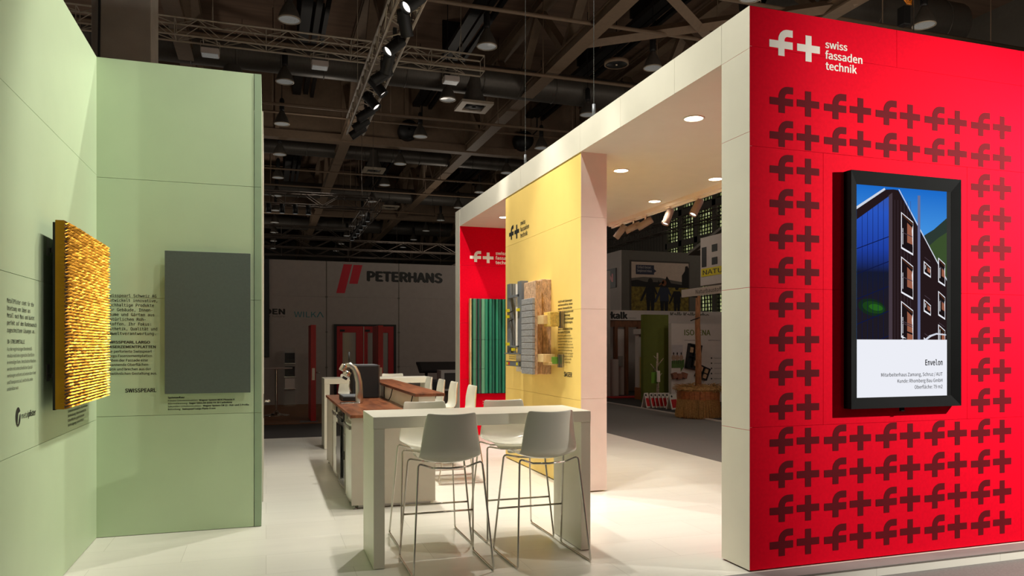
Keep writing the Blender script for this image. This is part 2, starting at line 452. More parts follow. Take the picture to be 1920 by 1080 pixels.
# ducts
def duct(Y, z, r, x0, x1, label):
    rt = thing('ventilation_duct', label, 'duct', ((x0 + x1) / 2, Y, z))
    b = MB(rt.location); b.tube([(x0, Y, z), (x1, Y, z)], r, 20, False); b.build('pipe', M['duct'], rt, True)
    b = MB(rt.location); x = x0
    while x < x1:
        b.lathe([(r, 0), (r + 0.02, 0), (r + 0.02, 0.03), (r, 0.03)], (x, Y, z), 20, (1, 0, 0)); x += 1.2
    b.build('joint_ring', M['duct'], rt, True)  # raised rings around the duct joints
    return rt
duct(22.6, 9.95, 0.47, -20, 12, 'large round duct crossing behind the long aluminium truss')
duct(32.6, 9.9, 0.30, -20, 16, 'slim round duct just behind the brown cross girder')
duct(41.3, 9.9, 0.40, -20, 20, 'farthest round duct beyond the brown cross girder')
duct(16.4, 10.72, 0.65, 12.0, 18.7, 'big round duct above the red wall')
duct(53.3, 10.0, 0.45, -20, 20, 'round duct deep in the hall beyond the second girder')
def diffuser(x, y, z, s, label):
    rt = thing('air_diffuser', label, 'diffuser', (x, y, z))
    b = MB(rt.location)
    b.box(x - s, x + s, y - s, y - s * .62, z, z + 0.08); b.box(x - s, x + s, y + s * .62, y + s, z, z + 0.08)
    b.box(x - s, x - s * .62, y - s * .62, y + s * .62, z, z + 0.08); b.box(x + s * .62, x + s, y - s * .62, y + s * .62, z, z + 0.08)
    b.build('frame', M['alu'], rt)
    b = MB(rt.location); b.lathe([(s * .15, 0.03), (s * .6, 0.03), (s * .62, 0.06), (s * .45, .12), (s * .2, .12)], (x, y, z), 20); b.build('nozzle', M['black'], rt, True)
    b = MB(rt.location); b.lathe([(s * .8, 0.08), (s * .8, .12), (s * .45, .55), (s * .45, .9)], (x, y, z), 16); b.build('neck', M['duct'], rt, True)
    return rt
diffuser(6.1, 22.3, 8.95, 0.5, 'square ceiling air diffuser under the large round duct')
diffuser(4.4, 32.4, 9.1, 0.45, 'square air diffuser beyond the brown cross girder')
diffuser(6.5, 41.3, 9.2, 0.45, 'square air diffuser under the farthest duct')
diffuser(13.2, 16.4, 9.62, 0.5, 'square air diffuser under the duct above the red wall')
diffuser(-0.9, 22.6, 8.95, 0.5, 'square air diffuser peeking over the green wall top')
# thin pipes
for (Y, z, lb) in ((15.2, 9.8, 'thin pipe crossing the ceiling before the first lamps'), (17.0, 9.6, 'thin pipe crossing beside the nearest lamps'),
                   (20.2, 9.4, 'thin pipe crossing just behind the long aluminium truss'), (24.6, 9.2, 'thin pipe crossing under the large round duct'),
                   (26.8, 9.6, 'thin pipe crossing before the brown cross girder'), (33.6, 9.2, 'thin pipe crossing behind the brown cross girder'),
                   (37.0, 9.2, 'thin pipe crossing before the farthest duct'), (43.5, 9.4, 'thin pipe crossing deep in the hall')):
    r_ = 0.05 if Y < 25 else 0.04
    o = MB((0, Y, z)); o.tube([(-24, Y, z), (20, Y, z)], r_, 8)
    for k in range(12): o.tube([(-22 + k * 3.7, Y, z), (-22 + k * 3.7, Y, 12.2)], 0.015, 5)
    tag(o.build('sprinkler_pipe', M['girder'], None, True), lb, 'pipe', 'thin pipes under the roof')
# round loudspeaker disc
ls = thing('ceiling_loudspeaker', 'round black loudspeaker disc hanging above the portal roof', 'loudspeaker', (9.0, 18.3, 9.2))
MB().lathe([(0, .0), (.29, .0), (.29, .10), (0, .12)], n=32).build('body', M['black'], ls, True)
MB().lathe([(.29, -.01), (.33, -.01), (.33, .08), (.29, .08), (.29, -.01)], n=32).build('rim', M['girder'], ls, True)
MB().lathe([(0, -.03), (.03, -.02), (.03, .0)], n=12).build('cap', M['alu'], ls, True)
MB().tube([(0, 0, .12), (0, 0, 3.1)], .012, 6).build('drop_pipe', M['black'], ls)
# black cable trays along the hall
for X, lb in ((5.9, 'black cable tray running above the row of lamps by the portal'), (1.3, 'black cable tray running above the lamps by the green wall'), (10.7, 'black cable tray running above the portal roof')):
    o = MB((X, 30, 11.2)); o.box(X - .35, X - .05, -5, 76, 11.15, 11.3); o.box(X + .05, X + .22, -5, 76, 11.2, 11.35); o.box(X + .3, X + .42, -5, 76, 11.1, 11.25)
    for k in range(20): o.box(X - .4, X + .45, k * 4.0, k * 4.0 + .06, 11.35, 12.295)
    tag(o.build('cable_tray', M['black']), lb, 'cable tray', 'black cable trays under the roof')
for (x, z, lb) in ((5.3, 9.56, 'round black air outlet on the girder beside the spotlight truss'), (10.1, 9.55, 'round black air outlet on the girder near the portal')):
    rt = thing('air_outlet', lb, 'air outlet', (x, 29.2, z + .5), 0, 'round outlets on the girder')
    b = MB(rt.location); b.lathe([(.05, -.3), (.36, -.3), (.38, 0), (.38, .25)], (x, 29.2, z + .5), 24, (0, 1, 0)); b.build('drum', M['black'], rt, True)
    b = MB(rt.location); b.tube([(x + .2, 28.9, z + .6), (x + .5, 28.9, z + .9), (x + .5, 28.9, z + 1.9)], .03, 6); b.build('hanger', M['black'], rt)

# ---------------------------------------------------------------- box trusses
def box_truss(p, q, s, name, label, m, step=0.5, cr=0.025, dr=0.012, group=None):
    p = Vector(p); q = Vector(q); d = (q - p); L = d.length; d.normalize()
    up = Vector((0, 0, 1)); sd = d.cross(up).normalized()
    c = [sd * (-s / 2), sd * (s / 2), sd * (-s / 2) + up * s, sd * (s / 2) + up * s]
    rt = thing(name, label, 'truss', p, 0, group)
    for off in c:
        b = MB(p); b.tube([p + off, q + off], cr, 8); b.build('chord', m, rt, True)
    b = MB(p); n = int(L / step)
    for i in range(n):
        a0 = p + d * (i * step); a1 = p + d * ((i + 1) * step)
        for (u, w) in ((0, 1), (2, 3), (0, 2), (1, 3)):
            if i % 2: u, w = w, u
            b.tube([a0 + c[u], a1 + c[w]], dr, 5, False)
        if i % 4 == 0:
            for (u, w) in ((0, 1), (1, 3), (3, 2), (2, 0)): b.tube([a0 + c[u], a0 + c[w]], dr, 5, False)
    for (u, w) in ((0, 1), (1, 3), (3, 2), (2, 0)): b.tube([q + c[u], q + c[w]], dr, 5, False)
    b.build('lattice', m, rt, True)
    for fr in (.04, .35, .66, .97) if L > 8 else (.1, .9):
        b = MB(p); e0 = p + d * L * fr; b.tube([e0 + c[3], e0 + up * (s + .6), e0 + c[2]], .008, 5, False); b.tube([e0 + up * (s + .6), Vector((e0.x, e0.y, 12.3))], .008, 5, False)
        b.build('hanger', m, rt)
    return rt
light_truss = box_truss((2.04, 1.5, 6.7), (2.04, 18.3, 6.7), 0.385, 'lighting_truss', 'aluminium lighting truss carrying black spotlights over the counter', M['alu'], 0.42, 0.027)
box_truss((-14, 18.9, 8.75), (5.4, 18.9, 8.75), 0.4, 'aluminium_truss', 'long aluminium truss crossing the ceiling behind the concrete column', M['alu'])
MDK = mat('dark_truss', (92, 82, 74), 0.4, 0.5, vary=0.1)
box_truss((-9, 26.0, 6.3), (3.5, 26.0, 6.3), 0.4, 'rigging_truss', 'near side of the ring truss above the grey stand', MDK, 0.6, group='trusses of the ring above the grey stand')
box_truss((-9, 32.6, 6.2), (3.5, 32.6, 6.2), 0.4, 'rigging_truss', 'far side of the ring truss above the grey stand', MDK, 0.6, group='trusses of the ring above the grey stand')
box_truss((3.6, 26.0, 6.3), (3.6, 32.6, 6.3), 0.4, 'rigging_truss', 'end side of the ring truss above the grey stand', MDK, 0.6, group='trusses of the ring above the grey stand')
for k, (Y, z, x0, x1) in enumerate(((38, 6.4, -14, 14), (43, 6.6, -10, 16), (49, 6.3, -16, 16), (55, 6.6, -16, 18), (62, 6.5, -16, 18))):
    nm = ['first', 'second', 'third', 'fourth', 'last'][k]
    box_truss((x0, Y, z), (x1, Y, z), 0.45, 'rigging_truss', nm + ' dark rigging truss behind the ring truss, deep in the hall', MDK, 0.9, 0.03, 0.016, 'dark rigging trusses deep in the hall')
box_truss((9.6, 33, 5.4), (9.6, 60, 5.4), 0.45, 'rigging_truss', 'dark rigging truss running lengthwise behind the portal corner', MDK, 0.9, 0.03, 0.016)
box_truss((15.4, 20.5, 4.9 + 1.3), (15.4, 32, 6.2), 0.4, 'rigging_truss', 'dark truss in front of the tall window', MDK, 0.6)
# hanging wires
for i, (x, y) in enumerate(((3.30, 9.45), (3.30, 7.25))):
    nm = ['to the portal roof above the yellow wall middle', 'to the portal roof above the pink wall edge'][i]
    z0 = 4.0
    w_ = MB((x, y, z0)); w_.tube([(x, y, z0), (x, y, 12.3)], 0.0035, 5)
    w_.lathe([(.0, 0), (.018, .0), (.018, .16), (.0, .16)], (x, y, z0), 8)
    tag(w_.build('suspension_wire', M['zinc'], None, True), 'thin steel suspension wire hanging ' + nm, 'wire')

# ---------------------------------------------------------------- hall pendant lamps
def make_lamp():
    r = thing('pendant_lamp', '', 'lamp', (0, 0, 0), 0, 'bell pendant lamps under the hall roof')
    MB().lathe([(.245, 0.0), (.25, .02), (.235, .08), (.19, .2), (.13, .32), (.08, .4), (.07, .44), (.0, .44)], n=28).build('reflector', M['duct'], r, True)
    MB().lathe([(.0, .03), (.12, .022), (.24, .012)], n=28).build('lens', M['lens_hall'], r, True)
    MB().lathe([(.23, -.006), (.255, -.006), (.255, .02), (.23, .02), (.23, -.006)], n=28).build('rim', M['alu'], r, True)
    MB().lathe([(.0, .44), (.075, .44), (.08, .5), (.08, .8), (.05, .86), (.0, .86)], n=14).build('ballast_housing', M['black'], r, True)
    MB().tube([(0, 0, .86), (0, 0, 3.30)], .012, 6).build('cord', M['black'], r)
    return r
lamp0 = make_lamp()
ordn = ['first', 'second', 'third', 'fourth', 'fifth', 'sixth', 'seventh', 'eighth', 'ninth', 'tenth', 'eleventh']
first = True
for X, ys, rowname in ((0.5, [17.7 + 4.2 * k for k in range(11)], 'row next to the green wall'),
                       (5.19, [17.75 + 4.2 * k for k in range(11)], 'row between spotlight truss and portal'),
                       (9.8, [13.5 + 4.25 * k for k in range(11)], 'row above the white portal'),
                       (14.45, [13.42], 'row above the red wall')):
    for k, yv in enumerate(ys):
        if X == 14.45: lb = 'bell pendant lamp hanging just above the top edge of the red wall'
        elif X == 9.8 and k == 0: lb = 'bell pendant lamp at the white corner of the red wall top'
        else: lb = 'bell pendant lamp, %s in the %s' % (ordn[k], rowname)
        z = 9.0
        if first: lamp0.location = (X, yv, z); lamp0['label'] = lb; first = False
        else: dup(lamp0, (X, yv, z), lb)

# white flood heaters hanging under the long truss
def hanger_box(x, label):
    r = thing('hanging_floodlight', label, 'floodlight', (x, 18.9, 8.42), 0, 'white boxes hanging under the long truss')
    MB().box(-.2, .2, -.16, .16, 0, .14).build('housing', M['booth_white'], r, bevel=.02)
    MB().tube([(-.21, 0, .07), (-.21, 0, .33), (.21, 0, .33), (.21, 0, .07)], .008, 5).tube([(-.15, -.21, .325), (-.15, .21, .325)], .008, 5).tube([(.15, -.21, .325), (.15, .21, .325)], .008, 5).build('bracket', M['alu'], r)
    MB().box(-.18, .18, -.14, .14, -.006, 0).build('diffuser', M['lens_hall'], r)
    return r
hanger_box(-1.25, 'white floodlight box under the long truss next to the concrete column')
hanger_box(1.25, 'white floodlight box under the long truss left of the spotlights')
hanger_box(4.55, 'white floodlight box under the long truss near its free end')

# ---------------------------------------------------------------- spotlights on the lighting truss
def spotlight(x, y, aim, label):
    p = Vector((x, y, 6.60)); d = (Vector(aim) - p).normalized()
    r = thing('spotlight', label, 'spotlight', p, 0, 'black spotlights on the lighting truss')
    MB().lathe([(.0, -.2), (.085, -.2), (.10, -.17), (.10, .18), (.104, .2), (.092, .2), (.09, .14)], (0, 0, 0), 24, d).build('housing', M['black'], r, True)
    MB().lathe([(.0, .15), (.088, .148)], (0, 0, 0), 24, d).build('lens', M['lens_on'], r)
    s_ = d.cross(Vector((0, 0, 1))).normalized()
    MB().tube([s_ * .115, s_ * .115 + Vector((0, 0, .15)), s_ * -.115 + Vector((0, 0, .15)), s_ * -.115], .01, 6).build('yoke', M['black'], r)
    MB().box(-.03, .03, -.03, .03, .15, .3).build('clamp', M['black'], r)
    return r
for i, (y, ax, ay, az, lb) in enumerate((
        (10.75, -2.0, 9.2, 2.6, 'topmost black spotlight on the lighting truss, its oval lens glowing'),
        (11.5, 3.4, 14.0, 2.5, 'black spotlight right behind the topmost one, turned away'),
        (12.45, -2.0, 11.0, 2.6, 'third black spotlight down the truss, its oval lens glowing'),
        (13.2, 1.4, 17.0, 3.0, 'fourth black spotlight down the truss, turned away'),
        (13.9, -2.5, 15.2, 3.6, 'fifth black spotlight down the truss, tilted to the green wall'),
        (14.5, 5.0, 13.6, 2.6, 'sixth black spotlight down the truss, tilted to the portal'),
        (15.4, 5.0, 13.6, 2.6, 'seventh black spotlight down the truss, glowing lens toward the portal'),
        (16.3, -2.5, 17.4, 3.4, 'eighth black spotlight down the truss near its end'),
        (17.1, -2.5, 18.6, 3.4, 'ninth black spotlight down the truss, by the end clamp'),
        (17.7, -2.5, 19.4, 3.4, 'last black spotlight at the tip of the lighting truss'))):
    spotlight(2.04, y, (ax, ay, az), lb)
# far black spots with glints on the ring truss
for k in range(14):
    x = -1.6 + k * 0.42 if k < 8 else 3.4; yv = 25.8 if k < 8 else 26.6 + (k - 8) * 1.0
    r = thing('spotlight', 'small dark spotlight on the ring truss, %s along its %s side' % (ordn[k if k < 8 else k - 8], 'near' if k < 8 else 'end'), 'spotlight', (x, yv, 6.125), 0, 'small dark spotlights on the ring truss')
    MB().lathe([(.0, .15), (.08, .15), (.09, -.15), (.0, -.15)], n=12).build('housing', M['black'], r, True)
    MB().lathe([(.0, -.152), (.08, -.152)], n=12).build('lens', M['lens_hall'], r)

# ================================================================ green stand corner
XL = -1.339; YB = 6.974; H = 4.0
def panels_x(mb, X0, X1, y0, y1, zs, ys, face):       # wall in the YZ plane, panel faces on side `face` (+1 at X1 / -1 at X0)
    t = 0.02; g = 0.003
    if face > 0: mb.box(X0, X1 - t, y0, y1, zs[0], zs[-1])
    else: mb.box(X0 + t, X1, y0, y1, zs[0], zs[-1])
    for a, b in zip(zs[:-1], zs[1:]):
        for c, d in zip(ys[:-1], ys[1:]):
            xa, xb = (X1 - t, X1) if face > 0 else (X0, X0 + t)
            mb.box(xa, xb, c + (g if c != ys[0] else 0), d, a + (g if a != zs[0] else 0), b)
def panels_y(mb, Y0, Y1, x0, x1, zs, xs):             # wall in the XZ plane, panel faces at Y0
    t = 0.02; g = 0.003
    mb.box(x0, x1, Y0 + t, Y1, zs[0], zs[-1])
    for a, b in zip(zs[:-1], zs[1:]):
        for c, d in zip(xs[:-1], xs[1:]):
            mb.box(c + (g if c != xs[0] else 0), d, Y0, Y0 + t, a + (g if a != zs[0] else 0), b)

b = MB(); panels_x(b, XL - 0.12, XL, 3.9, YB, [0.004, .984, 2.0, 3.016, H], [3.9, YB], 1)
wl = struct(b.build('wall_left', M['green']), 'pale green stand wall carrying the gold mesh panel', 'wall')
b = MB(); panels_y(b, YB, YB + 0.12, XL - 0.12, -0.103, [0.004, 1.006, 2.0, 3.0, H], [XL - 0.12, -0.103])
wb = struct(b.build('wall_back', M['green']), 'green stand wall with the flat grey board', 'wall')
b = MB(); panels_y(b, YB - 0.004, YB + 0.9, -0.098, -0.04, [0.004, 1.006, 2.0, 3.0, H], [-0.098, -0.04])
b.box(-0.098, -0.04, YB + 0.9, 8.05, 0.004, H)
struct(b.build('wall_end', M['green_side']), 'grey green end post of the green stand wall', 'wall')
b = MB()
b.box(-1.4, -0.028, 8.06, 8.4, 0.004, H); b.box(-1.4, -0.028, 9.3, 10.5, 0.004, H); b.box(-1.4, -0.028, 8.4, 9.3, 2.1, H)
struct(b.build('wall_cabin', M['white']), 'white cabin side behind the green stand wall', 'wall')
d1 = struct(MB().box(-0.07, -0.03, 8.41, 9.29, 0.01, 2.09).build('door_1', M['white']), 'white cabin door with a chrome lever behind the green wall', 'door')
MB().tube([(-0.03, 8.5, 1.0), (0.03, 8.5, 1.0), (0.034, 8.52, 1.0), (0.034, 8.62, 1.0)], 0.011, 8).build('door_handle', M['chrome'], d1, True)
MB().box(-0.03, -0.022, 8.47, 8.53, 0.82, 1.08).build('handle_plate', M['chrome'], d1)

# ---- lettering on the left wall
pl = on_right(XL)
tx = MB()
for i, (s, w) in enumerate((('MetallPfister steht für die', .49), ('Umsetzung von Ideen aus', .42), ('Metall nach Mass und bietet', .50), ('perfekt auf den Kundenwunsch', .545), ('zugeschnittene Lösungen an.', .51))):
    text(tx, s, pl, 4.716, 1.835 - i * 0.0403, .024, w, .006, mono=True)
text(tx, '3D-STRECKMETALLE', pl, 4.716, 1.612, .021, .31, .008, mono=True)
for i, (s, w) in enumerate((('Aus der regelmässigen Streckmetall-', .46), ('struktur wird eine organische Oberfläche', .50), ('in einmaliger Form. Verschiedene Maschen', .53), ('werden mit unterschiedlichen Spezial-', .47), ('werkzeugen verformt und weisen dann Form', .53), ('und Transparenz auf, welche bis anhin', .47), ('undenkbar war.', .20))):
    text(tx, s, pl, 4.716, 1.572 - i * 0.0365, .019, w)
tx.build('lettering', M['ink'], wl)
lg = MB()
n = 28; cx_, cz_ = 4.905, 1.195
ring = [(cx_ + .045 * math.cos(2 * PI * k / n), cz_ + .055 * math.sin(2 * PI * k / n)) for k in range(n)]
lg.poly([pl(u, v) for u, v in ring])
text(lg, 'metal', pl, 4.965, 1.178, .034, .13, 0); text(lg, 'pfister', pl, 5.10, 1.178, .034, .145, .012)
lg.build('logo', M['ink'], wl)
lg2 = MB(); lg2.poly([pl(u, v, .001) for u, v in ((4.89, 1.155), (4.90, 1.155), (4.925, 1.205), (4.955, 1.215), (4.94, 1.225), (4.905, 1.215))]); lg2.build('logo', M['green'], wl)
tx = MB()
for i, s in enumerate(('Systemaufbau:', 'Unterkonstruktion: Aluminium', 'Bekleidung: Streckmetall 3D', 'Oberfläche: gold eloxiert', 'Befestigung: unsichtbar')):
    text(tx, s, pl, 6.03, 1.155 - i * .033, .018, [.18, .60, .55, .50, .48][i], .006)
tx.build('caption', M['ink'], wl)

# ---- lettering on the back wall
pb = on_front(YB)
tx = MB()
LN = (('Swisspearl Schweiz AG', .372), ('entwickelt innovative,', .378), ('nachhaltige Produkte', .353), ('für Gebäude, Innen-', .34), ('räume und Gärten aus', .356), ('natürlichen Roh-', .288), ('stoffen. Ihr Fokus:', .33), ('Ästhetik, Qualität und', .378), ('Umweltverantwortung.', .366))
for i, (s, w) in enumerate(LN): text(tx, s, pb, -1.258, 2.008 - i * .0398, .0245, w, .012, mono=True)
text(tx, 'SWISSPEARL LARGO', pb, -1.258, 1.618, .021, .322, .016); text(tx, 'FASERZEMENTPLATTEN', pb, -1.258, 1.579, .021, .366, .016)
for i, (s, w) in enumerate((('Die perforierte Swisspearl', .335), ('Largo Faserzementplatten', .337), ('geben der Fassade eine', .306), ('spannende Oberflächen-', .318), ('optik und brechen aus der', .33), ('gewöhnlichen Gestaltung aus.', .376))):
    text(tx, s, pb, -1.258, 1.541 - i * .0372, .0205, w, .006)
tx.build('lettering', M['ink'], wb)
lg = MB(); text(lg, 'SWISSPEARL', pb, -1.124, 1.206, .031, .236, .014); lg.build('logo', M['ink'], wb)
tx = MB()
text(tx, 'Systemaufbau:', pb, -.796, 1.148, .0145, .13, .02)
for i, (s, w, s2, w2) in enumerate((('Primäre Unterkonstruktion:', .235, 'Wagner System WDK Phoenix H', .285), ('Wärmedämmung:', .155, 'Sager SAGLAN (030) FA 30 Carbolene', .345), ('Sekundäre Unterkonstruktion:', .265, 'Wagner System CM 12 - Hut- und Z-Profile', .375), ('Bekleidung:', .10, 'Swisspearl Largo Platte 8 mm', .265))):
    text(tx, s, pb, -.796, 1.122 - i * .0245, .0135, w, .004); text(tx, s2, pb, -.796 + w + .012, 1.122 - i * .0245, .0135, w2, .018)
tx.build('caption', M['ink'], wb)

# ---- grey cement board
gb = thing('facade_board', 'flat grey facade board mounted on the green wall', 'panel', (-.47, YB, 1.8))
b = MB(gb.location); b.box(-.815, -.13, YB - .055, YB - .045, 1.19, 2.405); b.build('board', M['greypanel'], gb, bevel=.002)
b = MB(gb.location)
for x in (-.7, -.47, -.24): b.box(x - .03, x + .03, YB - .045, YB, 1.26, 2.34)
b.build('rail', M['zinc'], gb)

# ---- gold expanded-metal panel
XF = -1.20
gp = thing('expanded_metal_panel', 'gold expanded metal facade panel standing off the pale green wall', 'panel', (XF, 6.02, 1.8))
y0, y1, z0, z1 = 5.37, 6.684, 1.2, 2.39
b = MB(gp.location)
nr, nc = 58, 36; cw = (y1 - y0) / nc; ch = (z1 - z0) / nr; dp = 0.026
for i in range(nr):
    for j in range(nc):
        yc = y0 + (j + (0.5 if i % 2 else 0.0) + .25) * cw; zc = z0 + i * ch
        jx = random.uniform(-.12, .12) * cw; jz = random.uniform(-.08, .08) * ch; jd = random.uniform(.8, 1.15)
        P = [(-.5, -.14, 0), (0, .34, 1.0), (.5, -.14, 0), (-.5, .14, -.15), (0, .70, .6), (.5, .14, -.15)]
        vs = []
        for k, (u, v, w) in enumerate(P):
            mid = k in (1, 4)
            yy = min(y1 + .004, max(y0 - .004, yc + u * cw + (jx if mid else 0)))
            vs.append((XF - .006 + w * dp * (jd if mid else 1), yy, min(z1 + .006, zc + v * ch + (jz if mid else 0))))
        b.add(vs, [(0, 1, 4, 3), (1, 2, 5, 4)])
b.build('mesh_face', M['gold'], gp, fix=False)
b = MB(gp.location); b.box(XF - .024, XF - .02, y0, y1, z0, z1); b.build('backing', M['goldback'], gp)
b = MB(gp.location)
b.box(XF - .062, XF - .012, y0 - .003, y0, z0, z1); b.box(XF - .062, XF - .012, y1, y1 + .003, z0, z1)
b.box(XF - .062, XF - .012, y0, y1, z1, z1 + .003); b.box(XF - .062, XF - .012, y0, y1, z0 - .003, z0)
for k in range(46): b.box(XF - .03, XF - .005, y0 - .008, y0 - .003, z0 + .02 + k * .0255, z0 + .034 + k * .0255)
b.build('edge_frame', M['golddark'], gp)
b = MB(gp.location); b.box(XF - .078, XF - .064, y0 + .006, y1 - .006, z0 - .008, z1 - .01); b.build('rear_board', M['black'], gp)
for zz in (2.23, 1.42):
    for yy in (5.52, 6.50):
        b = MB(gp.location); b.box(XL, XL + .004, yy - .03, yy + .03, zz - .05, zz + .06); b.box(XL, XF - .078, yy - .02, yy + .02, zz - .004, zz); b.box(XF - .1, XF - .078, yy - .03, yy + .03, zz - .03, zz + .05)
        b.tube([(XL + .025, yy - .015, zz - .03), (XL + .025, yy - .015, zz)], .012, 8)
        b.build('bracket', M['steel'], gp)

# ================================================================ white portal with the red front
XP = 3.24; YR = 4.48; YI = 4.82; YE = 13.10; YQ = 12.78; XB = 5.72; ZU = 3.705
b = MB(); zs = [0.012, 1.02, 2.01, 3.01, 3.715, H]
b.cur = 0; b.box(XP + .003, 8.6, YR + .02, YI, .012, H)
t = .02; g = .003
XS = [XP + .003, 5.84, 8.6]
for a, c in zip(zs[:-1], zs[1:]):
    if a > 3.5: XS = [XP + .003, 4.555, 5.84, 8.6]
    elif 1.0 < a < 2.9: XS = [XP + .003, 3.872, 5.26, 5.84, 8.6]
    else: XS = [XP + .003, 5.84, 8.6]
    for x0, x1 in zip(XS[:-1], XS[1:]):
        b.box(x0 + (g if x0 != XS[0] else 0), x1, YR, YR + t, a + (.002 if a != zs[0] else 0), c)
b.cur = 1
for a, c in zip([0.012, 1.0, 2.01, 3.11, 3.7], [1.0, 2.01, 3.11, 3.7, H]): b.box(XP, XP + .02, YR + .001, YI, a + (.003 if a > .1 else 0), c)
b.cur = 0; b.box(XP + .02, XB, YI - .002, YI + .012, .012, ZU)
wr_ = struct(b.build('wall_right', [M['red'], M['white']]), 'red printed stand wall with dark pattern and hanging screen', 'wall')
# white beam and roof of the portal
b = MB()
ysb = [YI, 5.5, 6.5, 7.47, 8.47, 9.47, 10.47, 11.47, YQ]
b.box(XP + .02, XB, YI, YQ, ZU, H)
for a, c in zip(ysb[:-1], ysb[1:]): b.box(XP, XP + .02, a + .003, c, ZU, H)
struct(b.build('beam', M['white']), 'white roof slab of the portal above the yellow wall', 'beam')
# far block with red inner face
b = MB(); b.cur = 0; b.box(XP, XB, YQ + .01, YE, .004, H); b.cur = 1
for a, c in zip([.012, 1.0, 2.0, 3.02], [1.0, 2.0, 3.02, ZU]): b.box(XP + .004, XB, YQ, YQ + .01, a + .002, c)
wf_ = struct(b.build('wall_far', [M['white'], M['red']]), 'red inner end wall of the portal behind the bar stools', 'wall')
# yellow middle wall
b = MB(); b.cur = 0
b.box(XP + .03, 3.552, 7.48, 10.153, .012, ZU)
for a, c in zip([.012, 1.0, 2.0, 3.0], [1.0, 2.0, 3.0, ZU]): b.box(XP + .008, XP + .03, 7.472, 10.153, a + .0025, c)
b.cur = 1
for a, c in zip([.012, 1.02, 2.0, 3.0], [1.02, 2.0, 3.0, ZU]): b.box(XP + .01, 3.555, 7.468, 7.48, a + .002, c)
wy = struct(b.build('wall_middle', [M['yellow'], M['pink']]), 'yellow stand wall inside the white portal', 'wall')
# downlights
dl0 = None
DL_LABEL = ['round recessed downlight in the portal ceiling nearest the red wall', 'round recessed downlight in the portal ceiling next to the pink wall edge',
            'round recessed downlight in the portal ceiling, partly behind the white post', 'round recessed downlight in the portal ceiling beside the spotlight track middle',
            'round recessed downlight in the portal ceiling over the red end wall', 'round recessed downlight in the portal ceiling behind the white post',
            'round recessed downlight in the portal ceiling behind the yellow wall', 'round recessed downlight in the portal ceiling deep behind the yellow wall']
for i, (x, y) in enumerate(DOWN):
    if dl0 is None:
        dl0 = thing('downlight', DL_LABEL[0], 'lamp', (x, y, ZU), 0, 'recessed downlights of the portal')
        MB().lathe([(.085, 0), (.10, -.001), (.10, -.008), (.085, -.008), (.085, 0)], n=28).build('trim_ring', M['white'], dl0, True)
        MB().lathe([(0, -.003), (.085, -.003)], n=28).build('lens', M['lens_down'], dl0)
    else: dup(dl0, (x, y, ZU), DL_LABEL[i])
# spotlight track along the back edge of the ceiling
tr = thing('light_track', 'pale track rail for spotlights on the back edge of the portal ceiling', 'light track', (5.64, 9.0, ZU))
b = MB(tr.location); b.box(5.60, 5.68, 5.0, 11.7, ZU - .06, ZU); b.build('rail', M['pink'], tr)
b = MB(tr.location); b.box(5.655, 5.685, 5.0, 11.7, ZU - .085, ZU - .06); b.build('edge_strip', M['inkwhite'], tr)
def track_head(y, aim, label, lit):
    p = Vector((5.64, y, ZU - .19)); d = (Vector(aim) - p).normalized()
    M_h = M['track_head']
    r = thing('track_spotlight', label, 'spotlight', p, 0, 'spotlights on the portal track')
    MB().lathe([(0, -.12), (.05, -.12), (.055, -.1), (.055, .14), (.048, .14), (.048, .12)], (0, 0, 0), 20, d).build('housing', M_h, r, True)
    MB().lathe([(0, .118), (.048, .118)], (0, 0, 0), 20, d).build('lens', M['lens_on'] if lit else M['black'], r)
    MB().tube([(0, 0, 0), (0, 0, .12)], .014, 8).build('stem', M['pink'], r)
    if lit: spot(p + d * .17, p + d * 3, 80, 60, 0.5, 0.04)
    MB().box(-.02, .02, -.06, .06, .11, .13).build('adapter', M['pink'], r)
track_head(11.3, (4.8, 12.0, 2.2), 'first pale track spotlight next to the pink wall edge, hanging steeply', 0)
track_head(10.85, (4.0, 12.0, 2.6), 'second pale track spotlight from the pink wall edge, tilted outward', 0)
track_head(10.45, (4.0, 11.6, 2.4), 'third pale track spotlight from the pink wall edge, tilted outward', 0)
track_head(9.75, (4.7, 9.6, 1.5), 'fourth pale track spotlight from the pink wall edge, lit and hanging down', 1)
track_head(8.98, (4.6, 8.8, 1.8), 'fifth pale track spotlight by the white post, lit and tilted', 1)

# ---- f+ mark as polygons in a unit cell
def arc(cx, cy, r, a0, a1, n=8, ry=None):
    return [(cx + r * math.cos(a0 + (a1 - a0) * k / n), cy + (ry or r) * math.sin(a0 + (a1 - a0) * k / n)) for k in range(n + 1)]
def mark_f(mb, pl, u, v, s, d=0):
    """f, width s, bar centred on v"""
    T = .265
    def P(pts): mb.poly([pl(u + a * s, v + c * s, d) for a, c in pts])
    P([(0, -T / 2), (.38, -T / 2), (.38, T / 2), (0, T / 2)])
    P([(.38, -.40), (.38 + T, -.40), (.38 + T, -T / 2), (.38, -T / 2)])
    P([(.38, -T / 2), (.38 + T, -T / 2), (.38 + T, T / 2), (.38, T / 2)])
    P([(.38 + T, -T / 2), (1, -T / 2), (1, T / 2), (.38 + T, T / 2)])
    o = arc(.38 + .40, .17, .40, PI, PI / 2, 8, .39); i = arc(.38 + .40, .17, .40 - T, PI, PI / 2, 8, .39 - T + .01)
    P([(.38, T / 2), (.38 + T, T / 2), i[0], o[0]])
    for k in range(8): P([o[k], i[k], i[k + 1], o[k + 1]])
    P([o[8], i[8], (1, .17 + .39 - T + .01), (1, .17 + .39)])
